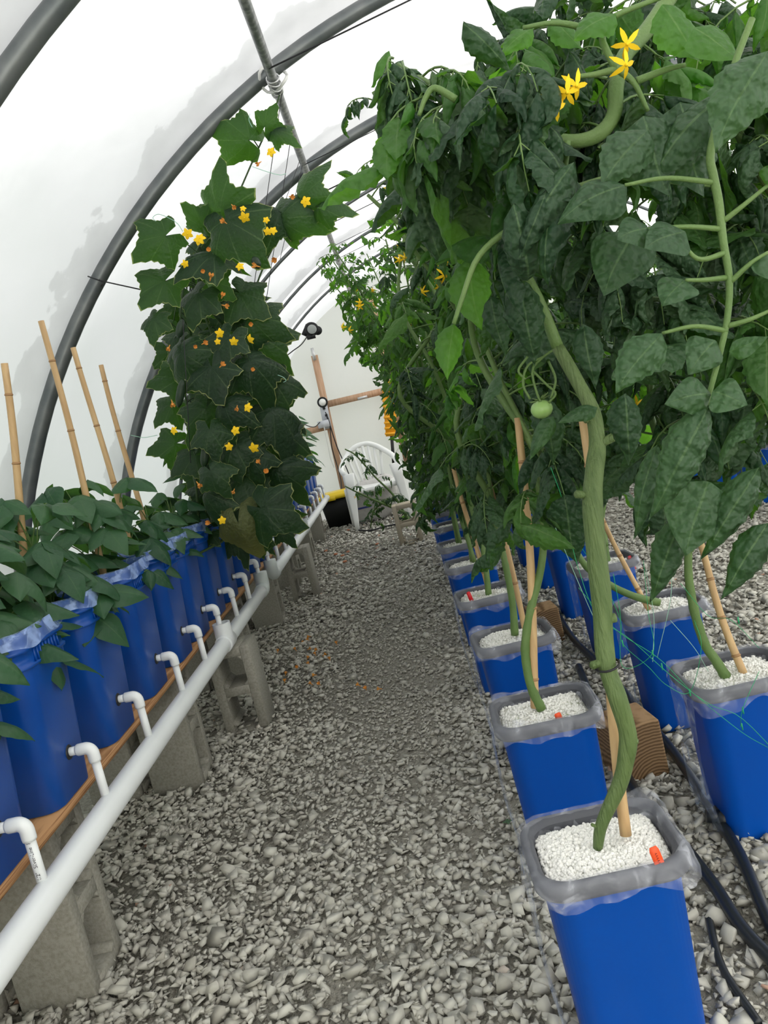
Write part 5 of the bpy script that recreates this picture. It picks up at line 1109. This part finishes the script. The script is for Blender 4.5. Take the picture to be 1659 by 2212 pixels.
# ------------------------------------------------------------------ beans and peppers
def bean_plant(x, y, label, seed, z0=.82, n=15, hgt=.36, sz=.13, cat='bean plant', name='bean_plant', leaflets=3, rxy=.165):
    rg = np.random.default_rng(seed); t = thing(name, (x, y, z0), label, cat, cat + 's on the left bench'); st = MB(); ls = LeafSet(BEAN)
    main = spline([(x, y, z0), (x + .01, y, z0 + hgt * .4), (x - .01, y + .01, z0 + hgt * .8)], 10); tube(st, main, np.linspace(.005, .003, 10), 7)
    for i in range(n):
        f = (i + .5) / n; b = main[int(f * 9)]; az = i * 2.4 + rg.normal(0, .3); rad = rxy * rg.uniform(.5, 1.1) * (1.05 - .5 * f); h = hgt * (.12 + .95 * f) + rg.normal(0, .02)
        e = np.array([x + rad * math.cos(az), y + rad * math.sin(az), z0 + h]); tube(st, spline([b, (b + e) / 2 + [0, 0, .03], e], 8), .0022, 5, cap=False)
        d = norm(e - b); d = norm(np.array([math.cos(az), math.sin(az), rg.uniform(-1.1, -.2)])); sd = np.array([-d[1], d[0], 0]); r = rg.random(2)
        s = sz * rg.uniform(.75, 1.25); up = norm(np.array([0, 0, 1.]) + np.array([math.cos(az), math.sin(az), 0]) * .6 + rg.normal(0, .25, 3) + [.15, -.25, 0])
        ls.put(e + d * .02, d, up, s, rg, rnd=r)
        if leaflets > 1:
            for sg in (-1, 1): ls.put(e, norm(sd * sg + d * .2 + [0, 0, -.3]), norm(up + sd * sg * .25), s * .9, rg, rnd=np.clip(r + rg.normal(0, .1, 2), 0, 1))
    st.build('stem', 'stemg', t); fo = MB(); ls.emit(fo); fo.build('foliage', 'bean', t)
    return t
for i, y in enumerate(lefty[:6]):
    bean_plant(-1.142, y, 'broad-leaved bean plant in the %s blue pail from the camera' % ORD[i], 200 + i, n=26 if i < 5 else 14, hgt=[.42, .40, .42, .44, .46, .40][i], sz=.13 if i < 5 else .11, z0=.80)
for i, y in enumerate(lefty[17:22]):
    bean_plant(-1.142, y, 'pepper plant with narrow leaves in the %s blue pail from the camera' % ORD[17 + i], 230 + i, n=34, hgt=.62, sz=.12, leaflets=1, cat='pepper plant', name='pepper_plant', rxy=.22, z0=.82)
for yq, lb in ((3.57, 'low leafy plant in the pail just before the cucumber vines'), (3.93, 'low leafy plant at the foot of the cucumber vines'), (3.22 + .0, None)):
    if lb: bean_plant(-1.142, yq, lb, int(yq * 100), n=16, hgt=.26, sz=.10, z0=.84)
bean_plant(-1.142, lefty[9], 'low leafy plant hidden behind the cucumber vines', 251, n=20, hgt=.5, sz=.12, cat='bean plant')
# small weed leaf on gravel and brown leaf
for ((a, b), m, lab) in [((1096, 1773), 'bean', 'small green weed sprouting from the gravel left of the front wastebasket'),]:
    mb = MB(); p = P(a, b, z=.03)
    for k in range(4): inst(mb, BEAN[1], [p], [norm([math.cos(k * 1.6 + 1.57), math.sin(k * 1.6 + 1.57), 0])], [norm([math.cos(k * 1.6), math.sin(k * 1.6), .2])], [[0, 0, 1]], [.018], [(.5, .5)])
    tag(mb.build('weed', 'bean'), lab, 'weed')
